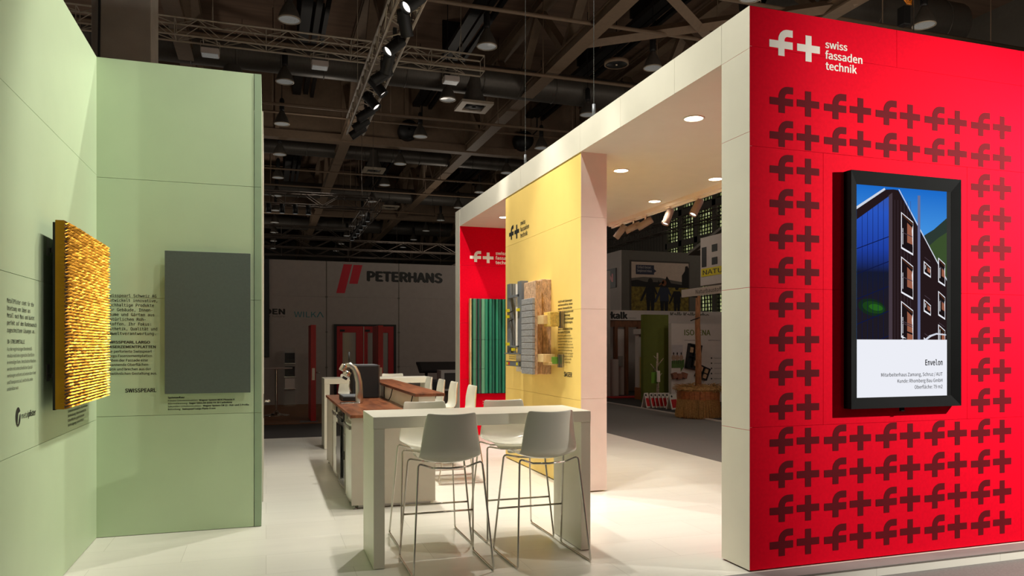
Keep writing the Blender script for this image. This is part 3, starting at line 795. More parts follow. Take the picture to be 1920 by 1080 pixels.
def mark_plus(mb, pl, u, v, s, d=0):
    T = .265
    def P(pts): mb.poly([pl(u + a * s, v + c * s, d) for a, c in pts])
    P([(0, -T / 2), (1, -T / 2), (1, T / 2), (0, T / 2)])
    P([(.5 - T / 2, T / 2), (.5 + T / 2, T / 2), (.5 + T / 2, .47), (.5 - T / 2, .47)])
    P([(.5 - T / 2, -.47), (.5 + T / 2, -.47), (.5 + T / 2, -T / 2), (.5 - T / 2, -T / 2)])
pr = on_front(YR)
b = MB()
for r_ in range(14):
    zc = 3.348 - r_ * .2443
    for c_ in range(5):
        if 2 <= r_ <= 9 and c_ not in (0, 4): continue
        u = 3.409 + c_ * .4735
        mark_f(b, pr, u, zc, .2); mark_plus(b, pr, u + .233, zc + .006, .196)
b.build('symbol_pattern', M['darkred'], wr_, fix=False)
b = MB(); mark_f(b, pr, 3.405, 3.757, .2); mark_plus(b, pr, 3.643, 3.757, .2)
text(b, 'swiss', pr, 3.893, 3.783, .052, .196, .012); text(b, 'fassaden', pr, 3.893, 3.704, .055, .335, .012); text(b, 'technik', pr, 3.896, 3.625, .055, .28, .012)
b.build('logo', M['inkwhite'], wr_, fix=False)
pf = on_front(YQ)
b = MB(); mark_f(b, pf, 3.424, 3.165, .205); mark_plus(b, pf, 3.66, 3.165, .2)
text(b, 'swiss', pf, 3.90, 3.225, .055, .20, .012); text(b, 'fassaden', pf, 3.90, 3.142, .055, .345, .012); text(b, 'technik', pf, 3.90, 3.06, .055, .285, .012)
b.build('logo', M['inkwhite'], wf_, fix=False)
b = MB()
text(b, 'Bekleidung: Holzfassade NWF - Pilaster Top FR-oe', pf, 3.66, .60, .02, .42); text(b, 'Systemaufbau', pf, 3.66, .56, .02, .10)
for i in range(6): text(b, 'Aufbau', pf, 3.40, .66 - i * .045, .02, .05)
b.build('caption', M['inkwhite'], wf_, fix=False)
py_ = on_left(XP + .008)
b = MB(); mark_f(b, py_, -9.99, 3.155, .2); mark_plus(b, py_, -9.755, 3.155, .2)
text(b, 'swiss', py_, -9.50, 3.215, .055, .20, .012); text(b, 'fassaden', py_, -9.50, 3.132, .055, .345, .012); text(b, 'technik', py_, -9.50, 3.05, .055, .285, .012)
b.build('logo', M['ink'], wy, fix=False)
b = MB()
for i, (s, w) in enumerate((('SAGER stellt Dämmungen', .42), ('und Dämmstoffe her. Hervor-', .44), ('ragendes Dämmwerk für Ihre', .42), ('Ein Knauf-Schutzsystem oder', .46), ('als GEBÄUDEdämmung', .36), ('schützt ein SAGER Dämmungen', .46), ('für hohe Anforderungen.', .44))): text(b, s, py_, -8.135, 2.10 - i * .041, .024, w, .01)
text(b, 'SAGER FASSADENSYSTEM -', py_, -8.135, 1.778, .022, .44, .012); text(b, 'DIE KOMPLETTLÖSUNG', py_, -8.135, 1.742, .022, .36, .012)
for i, (s, w) in enumerate((('Die neue Systemunterkon-', .40), ('struktion für hinterlüftete', .43), ('Fassaden besteht aus nur', .42), ('wenigen Teilen. Das sichere', .44), ('und schnelle Montagesystem', .46), ('spart Zeit bei Ausführung', .42), ('und wird mit allen gängigen', .45), ('Systemherstellern von SAGER', .44), ('kombiniert und geprüft', .40), ('für höchste Ansprüche.', .38))): text(b, s, py_, -8.135, 1.705 - i * .0335, .019, w)
b.build('lettering', M['ink'], wy, fix=False)
b = MB(); text(b, 'SAGER', py_, -7.95, 1.248, .05, .23, .02); b.build('logo', M['ink'], wy, fix=False)
b = MB()
for i in range(9): text(b, 'Systemaufbau Wand', py_, -9.99, 1.80 - i * .03, .018, .36)
for i in range(4): text(b, 'Bekleidung Schiefer', py_, -9.99, 1.50 - i * .03, .018, .5)
b.build('caption', M['ink'], wy, fix=False)

# ---- hanging screen on the red wall
sc = thing('display_screen', 'tall black framed screen showing a dark house, hung on the red wall', 'screen', (4.59, YR, 2.0))
X0, X1, Z0, Z1 = 4.06, 5.115, 1.135, 2.885; xi0, xi1, zi0, zi1 = 4.135, 5.00, 1.215, 2.79
YFm = YR - .075
b = MB(sc.location)
for (p0, p1, q0, q1) in (((X0, Z0), (X1, Z0), (xi0, zi0), (xi1 + .045, zi0)), ((X1, Z0), (X1, Z1), (xi1 + .045, zi0), (xi1 + .045, zi1)), ((X1, Z1), (X0, Z1), (xi1 + .045, zi1), (xi0, zi1)), ((X0, Z1), (X0, Z0), (xi0, zi1), (xi0, zi0))):
    vs = [(p0[0], YFm, p0[1]), (p1[0], YFm, p1[1]), (q1[0], YFm + .03, q1[1]), (q0[0], YFm + .03, q0[1])]
    b.add(vs, [(0, 1, 2, 3)])
b.build('frame', M['frame_black'], sc)
b = MB(sc.location); b.box(X0, X1, YFm + .001, YR, Z0, Z0 + .003); b.box(X0, X1, YFm + .001, YR, Z1 - .003, Z1); b.box(X0, X0 + .003, YFm + .001, YR, Z0, Z1); b.box(X1 - .003, X1, YFm + .001, YR, Z0, Z1)
b.box(4.55, 4.58, YR - .05, YR - .03, Z0 - .03, Z0); b.build('casing', M['frame_black'], sc)
b = MB(sc.location); b.box(xi0 - .005, xi1 + .05, YFm + .031, YFm + .034, zi0 - .005, zi1 + .005); b.build('bezel', M['frame_black'], sc)
ps = on_front(YFm + .031)
def grad_emis(name, stops, strength=1.0, zlo=0, zhi=1, vstripe=0):
    m = bpy.data.materials.new(name); m.use_nodes = True
    nt = m.node_tree; nt.nodes.clear()
    o = nt.nodes.new('ShaderNodeOutputMaterial'); e = nt.nodes.new('ShaderNodeEmission'); e.inputs[1].default_value = strength
    tc = nt.nodes.new('ShaderNodeTexCoord'); sx = nt.nodes.new('ShaderNodeSeparateXYZ'); mr = nt.nodes.new('ShaderNodeMapRange')
    mr.inputs['From Min'].default_value = zlo; mr.inputs['From Max'].default_value = zhi
    r = nt.nodes.new('ShaderNodeValToRGB')
    for k, (p, c) in enumerate(stops):
        el = r.color_ramp.elements[k] if k < 2 else r.color_ramp.elements.new(p)
        el.position = p; el.color = lin(c)
    nt.links.new(tc.outputs['Object'], sx.inputs[0]); nt.links.new(sx.outputs['Z'], mr.inputs['Value'])
    nt.links.new(mr.outputs[0], r.inputs['Fac']); nt.links.new(r.outputs['Color'], e.inputs[0]); nt.links.new(e.outputs[0], o.inputs[0])
    return m
# picture coordinates: u in 0..1 across, v in 0..1 down, on the lit area
PX, PZ = xi1 - xi0, zi1 - zi0
def sp(u, v, d=0): return ps(xi0 + u * PX, zi1 - v * PZ, d)
mats = [grad_emis('screen_sky', [(0, (70, 150, 226)), (1, (24, 104, 200))], 1, .4, .8), emis('screen_dark_house', (36, 24, 26), 1), grad_emis('screen_blue_facade', [(0, (30, 26, 34)), (1, (52, 84, 168)), (.3, (22, 26, 46)), (.52, (30, 62, 160)), (.85, (40, 84, 190))], 1, -.1, .72),
        emis('screen_white', (236, 238, 246), 1), emis('screen_hill', (58, 78, 44), 1), emis('screen_wood', (150, 92, 70), 1), emis('screen_pole', (104, 112, 150), 1), emis('screen_grid', (14, 22, 64), 1), emis('screen_pane', (26, 18, 20), 1), emis('screen_green', (26, 62, 24), 1), emis('screen_sill', (72, 40, 26), 1), emis('screen_hill_dark', (44, 56, 50), 1), emis('screen_corner', (70, 58, 66), 1), emis('screen_ridge', (208, 214, 226), 1)]
b = MB(sc.location)
def rect(c, u0, v0, u1, v1, d): b.cur = c; b.poly([sp(u0, v1, d), sp(u1, v1, d), sp(u1, v0, d), sp(u0, v0, d)])
def pg(c, pts, d): b.cur = c; b.poly([sp(u, v, d) for u, v in pts])
VW = .727
rect(0, 0, 0, 1, VW, .0002)
pg(11, [(.70, .33), (.745, .22), (.85, .19), (1, .13), (1, .42), (.9, .40)], .0004)
pg(4, [(.80, .27), (.9, .23), (1, .20), (1, .43), (.9, .40)], .0006)
pg(13, [(0, .117), (0, .103), (.30, .006), (.31, .016)], .0008)
pg(1, [(0, .117), (.31, .014), (.40, .010), (.45, .012), (1, .435), (1, VW), (0, VW)], .0008)
pg(13, [(.452, .008), (.462, .008), (1, .428), (1, .438)], .0010)
pg(2, [(0, .165), (.345, .045), (.345, VW), (0, VW)], .0012)
pg(12, [(.345, .04), (.385, .026), (.385, VW), (.345, VW)], .0012)
for k in range(1, 6): pg(7, [(.0575 * k - .002, .165 - .02 * k), (.0575 * k + .002, .165 - .02 * k), (.0575 * k + .002, VW), (.0575 * k - .002, VW)], .0014)
for k in range(5):
    va, vb = .30 + .118 * k, .235 + .118 * k
    pg(7, [(0, va), (.345, vb), (.345, vb + .004), (0, va + .004)], .0014)
n = 20
mats.append(emis('screen_green_bright', (38, 96, 28), 1)); mats.append(emis('screen_green_dim', (22, 40, 26), 1))
for (ci, rx, rz, cx0, dd_) in ((15, .15, .04, .165, .0013), (9, .12, .028, .18, .00132), (14, .075, .015, .205, .00134)):
    pg(ci, [(cx0 + rx * math.cos(2 * PI * k / n), .575 + rz * math.sin(2 * PI * k / n) + .07 * rx * math.cos(2 * PI * k / n)) for k in range(n)], dd_)
for k in range(6):        # house boards
    u = .41 + k * .035
    if u < .6: pg(12, [(u, .06), (u + .003, .06), (u + .003, VW), (u, VW)], .0011)
pg(6, [(.665, .03), (.695, .03), (.695, VW), (.665, VW)], .0022)
def win(u0, v0, u1, v1, sl):
    pg(3, [(u0, v0), (u1, v0 + sl), (u1, v1 + sl * .7), (u0, v1)], .0018)
    e = .008; f = .007
    pg(8, [(u0 + e, v0 + f), (u1 - e * .3, v0 + sl + f * .6), (u1 - e * .6, v1 + sl * .6 - f * .8), (u0 + e, v1 - f)], .0020)
    um = (u0 + u1) / 2
    pg(10, [(u0 + e, v0 + f), (u1 - e, v0 + sl + f), (u1 - e, v0 + sl + f * 2.4), (u0 + e, v0 + f * 2.2)], .0021)
    pg(5, [(um, v0 + .05), (u1 - e, v0 + sl + .03), (um + .06 * (u1 - u0) / .13, v1 - .02), (um, v1 - .03)], .0022)
    pg(3, [(u1 - e * .8, v0 + sl + .02), (u1 - e * .3, v0 + sl + .02), (u1 - e * .5, v1), (um + .05 * (u1 - u0) / .13, (v0 + v1) / 2)], .0023)
    pg(3, [(u0 + e + .008, (v0 + v1) / 2 - .01), (u0 + e + .014, (v0 + v1) / 2 - .01), (u0 + e + .014, v1 - .02), (u0 + e + .008, v1 - .02)], .0023)
    pg(12, [(u0 + e, v1 - .08), (u1 - e, v1 - .06), (u1 - e, v1 - .056), (u0 + e, v1 - .076)], .0024)
for k in range(4): win(.48, .115 + k * .213, .615, min(.29 + k * .213, VW - .002 if k == 3 else 9), .045 if k < 3 else .01)
for k in range(3): win(.735, .345 + k * .185, .815, .405 + k * .185, .03)
for k in range(4): win(.90, .325 + k * .163, .98, min(.445 + k * .163, VW - .005), .03 if k < 3 else .008)
pg(13, [(.74, VW), (.80, .705), (.88, .694), (.99, .70), (.99, .706), (.88, .702), (.82, .712), (.77, VW)], .0024)
rect(3, 0, VW, 1, 1.0, .0026)
b.build('picture', mats, sc, fix=False)
b = MB(sc.location)
text(b, 'Envelon', lambda u, v, d=0: ps(u, v, .003), 4.955, 1.45, .042, .17, .022, 'R', mono=True)
for i, (s, w) in enumerate((('Mitarbeiterhaus Zamang, Schruz / AUT', .595), ('Kunde: Rhomberg Bau GmbH', .44), ('Oberfläche: 79 m2', .275))):
    text(b, s, lambda u, v, d=0: ps(u, v, .003), 4.955, 1.368 - i * .048, .026, w, .004, 'R')
b.build('caption', M['ink'], sc, fix=False)

# ---- green ribbed facade sample on the red end wall
rs = thing('ribbed_facade_sample', 'dark green ribbed wood facade sample on the red end wall', 'panel', (3.8, YQ, 1.6))
xs = [3.447, 3.505, 3.535, 3.565, 3.60, 3.665, 3.735, 3.80, 3.86, 3.92, 3.98, 4.04, 4.10, 4.16, 4.22]
pick = [0, 1, 4, 1, 2, 5, 3, 4, 5, 4, 3, 6, 5, 4]
for k in range(len(xs) - 1):
    b = MB(rs.location); dd = .10 if k % 2 else .13
    g_ = .004 if k < 5 else .010
    for za, zb in (((.76, 1.185), (1.19, 1.70), (1.705, 2.425)) if k < 5 else ((.76, 1.70), (1.703, 2.425))):
        b.box(xs[k] + g_, xs[k + 1] - g_, YQ - dd, YQ - .05, za, zb)
    b.build('rib', M['rib%d' % pick[k]], rs, bevel=.004)
b = MB(rs.location); b.box(3.425, 4.22, YQ - .05, YQ - .03, .75, 2.43); b.build('backing', M['black'], rs)
b = MB(rs.location); b.box(3.405, 3.425, YQ - .10, YQ, .75, 2.43); b.build('side_board', M['pine'], rs)

# ---- insulation and slate sample on the yellow wall
ss = thing('wall_build_up_sample', 'layered facade sample with slate planks and brown wood fibre on the yellow wall', 'panel', (XP, 8.6, 1.8))
XW = XP + .008
def sb(name, m, boxes, bev=0.0, par=ss):
    b = MB(ss.location)
    for bx in boxes: b.box(*bx)
    return b.build(name, m, par, bevel=bev)
sb('insulation_slab', M['wool'], [(3.13, XW, 8.36, 9.0, 1.257, 2.395)], .006)
sb('insulation_slab', M['wool'], [(3.02, 3.10, 8.28, 8.70, 1.262, 2.37)], .006)
for k in range(12):
    za = 1.262 + k * .0752
    sb('slate_plank', M['slate'], [(2.952, 2.985, 8.205, 8.60, za, za + .070)], .004)
sb('counter_batten', M['wool'], [(2.985, 3.02, 8.215, 8.60, 1.262, 2.155)])
sb('upright_rail', M['zinc'], [(3.03, 3.06, 9.27, 9.41, 1.50, 2.41), (3.05, 3.11, 9.27, 9.29, 1.5, 2.41)], .002)
sb('upright_rail', M['zinc'], [(3.02, 3.05, 8.82, 8.95, 1.50, 2.41), (3.02, 3.11, 8.80, 8.82, 1.3, 2.41)], .002)
sb('cross_rail', M['zinc'], [(3.02, 3.06, 8.90, 9.35, 2.22, 2.25), (3.0, 3.05, 8.82, 9.45, 1.49, 1.505), (3.02, 3.06, 8.9, 9.3, 1.58, 1.60)])
sb('white_strip', M['inkwhite'], [(3.05, 3.07, 9.00, 9.11, 1.60, 2.39)])
sb('white_strip', M['inkwhite'], [(3.06, 3.09, 8.78, 9.12, 1.27, 1.37), (3.06, 3.09, 8.78, 9.12, 1.40, 1.48)])
lb_ = sb('label_bar', M['zinc'], [(3.02, 3.05, 8.90, 9.42, 1.335, 1.40)])
for (yy, zz) in ((9.34, 2.06), (9.34, 1.98), (9.34, 1.62), (8.9, 2.05), (9.1, 1.55)):
    sb('yellow_clip', M['yellowsign'], [(3.0, 3.03, yy - .04, yy + .04, zz - .018, zz + .018)])
for yy in (9.36, 8.96): sb('yellow_clip', M['yellowsign'], [(3.012, 3.02, yy - .025, yy + .025, 1.35, 1.385)])
sb('red_clip', M['card_red'], [(3.012, 3.02, 9.27, 9.31, 1.35, 1.385)])
for k in range(2):
    zz = (2.03, 1.92)[k]; b = MB(ss.location); b.tube([(3.02, 9.28, zz), (3.02, 9.13, zz + .02)], .008, 6); b.build('screw', M['black'], ss)
sb('support_bracket', M['pine'], [(3.02, 3.15, 8.02, 8.32, 1.85, 1.95)], .003)
sb('support_bracket', M['pine'], [(3.02, 3.16, 8.02, 8.33, 1.41, 1.50)], .003)
sb('insulation_block', mat('yellow_wool', (214, 178, 84), .95, vary=.2, scale=40, bump=.5), [(3.07, 3.19, 7.93, 8.14, 1.82, 1.985)], .004)
sb('insulation_block', M['pine'], [(3.08, 3.17, 8.0, 8.2, 1.375, 1.41)], .004)
sb('green_spacer', M['bag_green'], [(3.12, 3.18, 7.98, 8.08, 1.39, 1.47)], .002)
sb('wall_angle', M['steel'], [(3.18, XW, 7.93, 7.97, 1.80, 1.99), (3.19, 3.20, 7.85, 7.97, 1.80, 1.99)], .002)
sb('wall_angle', M['steel'], [(3.18, XW, 7.95, 7.99, 1.35, 1.50), (3.19, 3.20, 7.87, 7.99, 1.35, 1.50)], .002)

# ================================================================ furniture
def high_table(loc, label):
    r = thing('high_table', label, 'table', loc, 0)
    w, d, h = 1.69, .59, 1.09
    MB().box(0, w, 0, d, h - .085, h).build('tabletop', M['white'], r, bevel=.003)
    for x in (.002, w - .082): MB().box(x, x + .08, .002, d - .002, .004, h - .086).build('leg', M['white'], r, bevel=.003)
    return r
high_table((.725, 5.36, 0), 'white high table at the front with four stools around it')
high_table((.85, 11.82, 0), 'white high table at the back, beyond the coffee counter')

def make_stool():
    r = thing('bar_stool', '', 'stool', (0, 0, 0), 0)
    prof = [(.235, .752, .185, .0), (.215, .772, .20, .012), (.12, .765, .212, .028), (0.0, .755, .222, .036), (-.10, .752, .228, .04), (-.165, .768, .23, .04), (-.205, .81, .226, .036), (-.224, .87, .219, .034), (-.232, .95, .208, .032), (-.238, 1.03, .196, .030), (-.244, 1.09, .186, .026), (-.246, 1.118, .180, .022)]
    nu = 10; vs = []; fs = []
    for i, (y, z, hw, dish) in enumerate(prof):
        # direction the edges curl to: up on the seat, forward on the back
        if i < 5: nx = (0, 1)
        elif i < 8: k = (i - 4) / 4; nx = (k, 1 - k)
        else: nx = (1, 0)
        for j in range(nu + 1):
            t = -1 + 2 * j / nu; c = abs(t) ** 2.2
            e = dish * 1.25 * c
            vs.append((t * hw, y + nx[0] * e * 1.5, z + nx[1] * e + (0.010 * c if i == len(prof) - 1 else 0)))
    W_ = nu + 1
    for i in range(len(prof) - 1):
        for j in range(nu): a = i * W_ + j; fs.append((a, a + 1, a + W_ + 1, a + W_))
    b = MB(); b.add(vs, fs); o = b.build('seat_shell', M['white_glossy'], r, True)
    m_ = o.modifiers.new('solid', 'SOLIDIFY'); m_.thickness = .011; m_.offset = -1
    m_ = o.modifiers.new('sub', 'SUBSURF'); m_.levels = 1; m_.render_levels = 2
    def bend(pts, rad=.03, n=4):
        out = [Vector(pts[0])]
        for p0, p1, p2 in zip(pts[:-2], pts[1:-1], pts[2:]):
            p0, p1, p2 = Vector(p0), Vector(p1), Vector(p2)
            a = p1 + (p0 - p1).normalized() * rad; c = p1 + (p2 - p1).normalized() * rad
            for k in range(n + 1):
                t = k / n; out.append(a * (1 - t) ** 2 + p1 * 2 * t * (1 - t) + c * t * t)
        return out + [Vector(pts[-1])]
    for s in (-1, 1):
        MB().tube(bend([(s * .13, -.165, .735), (s * .232, -.17, .772), (s * .287, -.282, .009), (s * .287, .282, .009), (s * .248, .14, .765), (s * .13, .13, .74)]), .0075, 8).build('sled_leg', M['chrome'], r, True)
    zf = .335
    yf = .14 + (.282 - .14) * (.765 - zf) / .756; xf = .248 + (.287 - .248) * (.765 - zf) / .756
    MB().tube([(-xf, yf, zf), (xf, yf, zf)], .0075, 8).build('footrest', M['chrome'], r, True)
    MB().tube([(-.13, -.165, .735), (0, -.165, .728), (.13, -.165, .735)], .0075, 8).build('seat_support', M['chrome'], r, True)
    MB().tube([(-.13, .13, .74), (0, .13, .732), (.13, .13, .74)], .0075, 8).build('seat_support', M['chrome'], r, True)
    return r
st = make_stool()
spots = [(1.245, 5.345, 0, 'white bar stool before the front high table, on the counter side', 'stools at the front high table'),
         (1.985, 5.33, 0.02, 'white bar stool before the front high table, on the red wall side', 'stools at the front high table'),
         (1.285, 6.09, PI, 'white bar stool behind the front high table, next to the counter', 'stools at the front high table'),
         (1.985, 6.07, PI, 'white bar stool behind the front high table, next to the yellow wall', 'stools at the front high table'),
         (2.15, 8.66, PI / 2, 'white bar stool at the counter side, closest to the front table', 'stools along the counter'),
         (2.16, 9.62, PI / 2, 'second white bar stool along the counter side from the front table', 'stools along the counter'),
         (2.16, 10.36, PI / 2, 'third white bar stool along the counter side from the front table', 'stools along the counter'),
         (2.17, 11.25, PI / 2, 'last white bar stool along the counter side, next to the dark hall', 'stools along the counter'),
         (1.36, 12.55, PI, 'white bar stool behind the back high table, seen past the chrome tap', 'stools at the back high table'),
         (2.05, 12.55, PI, 'white bar stool behind the back high table, over the black box', 'stools at the back high table')]
for i, (x, y, rz, lb, gr) in enumerate(spots):
    if i == 0: st.location = (x, y, 0); st['label'] = lb; st['group'] = gr
    else: dup(st, (x, y, 0), lb, rz, gr)

# ---- counter
ct = thing('bar_counter', 'grey bar counter with wooden worktop and raised wooden shelf', 'counter', (1.2, 9.0, 0))
def cb(name, m, boxes, bev=.0, smooth=False):
    b = MB(ct.location)
    for bx in boxes: b.box(*bx)
    return b.build(name, m, ct, bevel=bev)
cb('worktop', M['walnut'], [(.775, 1.46, 7.36, 8.545, .895, .925), (.775, 1.46, 8.548, 10.5, .895, .925)], .002)
cb('raised_shelf', M['walnut'], [(1.41, 1.715, 7.37, 10.72, 1.09, 1.12)], .002)
cb('end_panel', M['counter_grey'], [(.79, 1.62, 7.39, 7.415, .04, .894)], .001)
cb('front_panel', M['white'], [(1.46, 1.62, 7.416, 10.55, .04, 1.089)], .001)
cb('upstand', M['white'], [(1.45, 1.62, 7.39, 7.415, .895, 1.089)], .001)
cb('end_panel', M['counter_grey'], [(.79, 1.459, 10.47, 10.5, .04, .894)])
for y_ in (8.17, 9.02, 9.60): cb('divider', M['counter_grey'], [(.80, 1.459, y_, y_ + .03, .04, .894)])
cb('cupboard_door', M['counter_grey'], [(.79, .81, 9.64, 10.46, .06, .885)], .002)
cb('back_board', M['black'], [(1.44, 1.459, 7.42, 10.46, .04, .89)])
cb('plinth', M['steel'], [(.86, 1.58, 7.44, 7.46, .004, .04), (.86, 1.60, 10.40, 10.42, .004, .04), (1.56, 1.58, 7.46, 10.4, .004, .04)])
for (x_, y_) in ((.83, 7.43), (.83, 8.18), (.83, 9.03), (.83, 10.45)):
    b = MB(ct.location); b.lathe([(0, 0), (.028, 0), (.022, .012), (.01, .02), (.01, .045)], (x_, y_, 0), 12); b.build('foot', M['steel'], ct, True)
for (y_, z_) in ((8.185, .84), (8.185, .42), (9.04, .86), (9.04, .36)):
    cb('door_hinge', M['black'], [(.786, .80, y_ - .015, y_ + .03, z_ - .045, z_ + .045)])
def fridge(y0, y1, m, label, dark):
    r = thing('mini_fridge', label, 'fridge', (1.1, (y0 + y1) / 2, 0))
    b = MB(r.location); b.box(.83, 1.4, y0, y1, .03, .845); b.build('cabinet', m, r, bevel=.01)
    b = MB(r.location); n_ = 12
    poly = [(y0, .83)] + [(y0 + (y1 - y0) * k / n_, .808 - .028 * math.sin(PI * k / n_)) for k in range(n_ + 1)] + [(y1, .83)]
    b.prism([(p[1], p[0]) for p in poly], lambda u, v, d: (u, v, d), .07, .82); b.build('door', m, r)
    b = MB(r.location); b.prism([(p[1] + .012, p[0]) for p in poly], lambda u, v, d: (u, v, d), .035, .068); b.build('kick_plate', M['steel'], r)
    b = MB(r.location); b.box(.776, .80, y0 + .06, y1 - .06, .765, .80); b.build('handle', M['black'] if dark else M['steel'], r, bevel=.004)
    b = MB(r.location); b.lathe([(0, 0), (.014, 0), (.014, .012), (0, .012)], (.79, y1 - .12, .66), 12, (-1, 0, 0)); b.build('lock', M['steel'], r, True)
    if dark:
        b = MB(r.location); b.box(.772, .785, y0 + .12, y1 - .12, .14, .72); b.build('glass_panel', M['darkglass'], r)
    return r
fridge(7.46, 8.12, M['fridge'], 'white mini fridge under the wooden worktop at the near counter end', False)
fridge(8.25, 8.98, M['fridge_dark'], 'dark mini fridge under the wooden worktop beside the white one', True)
fridge(9.08, 9.56, M['fridge'], 'narrow pale fridge under the worktop beyond the dark one', False)

# ---- coffee tap, tray and black box
WT = .925
tp = thing('espresso_tap', 'chrome arched espresso tap with black lever on the wooden worktop', 'coffee machine', (.95, 8.86, WT))
MB().box(-.13, .09, -.06, .10, 0, .012).build('base_plate', M['chrome'], tp, bevel=.003)
path = [(.085, 0, .01), (.085, 0, .14), (.08, 0, .25), (.06, 0, .34), (.025, 0, .41), (-.02, 0, .45), (-.07, 0, .44)]
MB().tube(path, [.045, .043, .04, .038, .036, .034, .033], 16).build('arched_column', M['copper'], tp, True)
dv = Vector((-.55, 0, -1)).normalized()
MB().lathe([(0, 0), (.038, 0), (.042, .01), (.042, .075), (.036, .085), (0, .085)], (-.075, 0, .455), 20, dv).build('group_head', M['chrome'], tp, True)
MB().lathe([(0, 0), (.044, 0), (.046, .02), (.044, .055), (.03, .06), (0, .06)], (-.04, 0, .375), 20, dv).build('portafilter_ring', M['chrome'], tp, True)
MB().lathe([(0, 0), (.03, 0), (.028, .03), (.0, .03)], (-.073, 0, .31), 14, dv).build('spout', M['black'], tp, True)
MB().tube([(-.03, .0, .46), (-.03, .02, .60)], [.009, .013], 10).build('lever', M['black'], tp, True)
MB().tube([(-.01, .02, .13), (-.03, .02, .2), (-.02, .02, .27)], .006, 6).build('steam_pipe', M['chrome'], tp, True)
dt = thing('drip_tray', 'black drip tray behind the chrome espresso tap', 'tray', (.98, 9.45, WT))
MB().box(-.10, .12, -.24, .24, .002, .055).build('tray_body', M['black'], dt, bevel=.006)
MB().box(-.09, .11, -.22, .22, .055, .06).build('grille', M['zinc'], dt)
bx = thing('coffee_grinder_box', 'tall black machine box on the worktop under the raised shelf end', 'machine', (1.22, 9.85, WT))
MB().box(-.17, .155, -.19, .22, .004, .425).build('housing', M['black'], bx, bevel=.012)
MB().box(-.16, .145, -.18, .21, .425, .43).build('lid', M['zinc'], bx)
MB().box(.155, .175, -.16, .2, .01, .42).build('side_cover', mat('brown_grey_cover', (74, 62, 54), .4), bx, bevel=.004)
tag(MB((1.40, 9.2, WT)).tube([(1.43, 9.55, 1.08), (1.42, 9.5, 1.0), (1.41, 9.4, .94), (1.40, 9.2, .935), (1.41, 9.05, .94), (1.42, 8.95, 1.0), (1.43, 8.9, 1.085)], .006, 6).build('power_cable', M['black'], None, True), 'black power cable looping under the raised wooden shelf by the black box', 'cable')
tag(MB((1.44, 7.75, WT)).tube([(1.44, 7.66, 1.085), (1.43, 7.7, 1.0), (1.43, 7.8, .95), (1.435, 7.95, .932)], .006, 6).build('power_cable', M['black'], None, True), 'short black cable under the near end of the raised wooden shelf', 'cable')

# ================================================================ grey stand with red doors
YW = 21.8
b = MB(); panels_y(b, YW, YW + .15, -12, 10.5, [HZ, .98, 1.985, 2.985, 4.0], [-12, -6.6, -4.5, -2.45, -.42, 1.63, 3.69, 5.75, 7.8, 10.5])
wp = struct(b.build('wall_grey', M['booth_grey']), 'grey panelled stand wall with a red logo and red double door', 'wall')
b = MB()
for x in (-.42, 1.63, 3.69, 5.75):
    for z in (.98, 1.985, 2.985): b.lathe([(0, 0), (.03, 0), (.03, .01), (0, .01)], (x, YW - .004, z), 10, (0, -1, 0))
    b.box(x - .012, x + .012, YW - .004, YW, HZ, 4.0)
b.build('panel_joint', M['booth_dark'], wp)
pw = on_front(YW)
b = MB()
b.poly([pw(u, v) for u, v in ((1.899, 3.10), (2.138, 3.10), (2.345, 3.93), (2.105, 3.93))]); b.poly([pw(u, v) for u, v in ((2.262, 3.375), (2.50, 3.375), (2.638, 3.92), (2.385, 3.92))])
b.build('logo', M['logo_red'], wp, fix=False)
b = MB(); text(b, 'PETERHANS', pw, 2.79, 3.475, .265, 2.18, .03)
text(b, 'DEN', pw, -.02, 2.475, .145, .51, .025)
b.build('lettering', M['ink'], wp, fix=False)
b = MB(); text(b, 'solutions for future', pw, -.60, 2.385, .06, 1.10); b.build('lettering', M['booth_dark'], wp, fix=False)
b = MB(); text(b, 'WILK', pw, .745, 2.40, .155, .60); 
for (a, c) in (((1.37, 2.40), (1.455, 2.555)), ((1.455, 2.555), (1.54, 2.40))):
    du = .014
    b.poly([pw(a[0] - du, a[1]), pw(a[0] + du, a[1]), pw(c[0] + du, c[1]), pw(c[0] - du, c[1])])
b.build('lettering', M['teal'], wp, fix=False)
tag(MB((-.4, YW - .05, 2.6)).box(-.9, .085, YW - .06, YW - .003, 1.28, 4.0).build('wall_screen', M['blackgloss'], None, bevel=.004), 'tall black panel on the grey stand wall beside the green wall edge', 'panel')
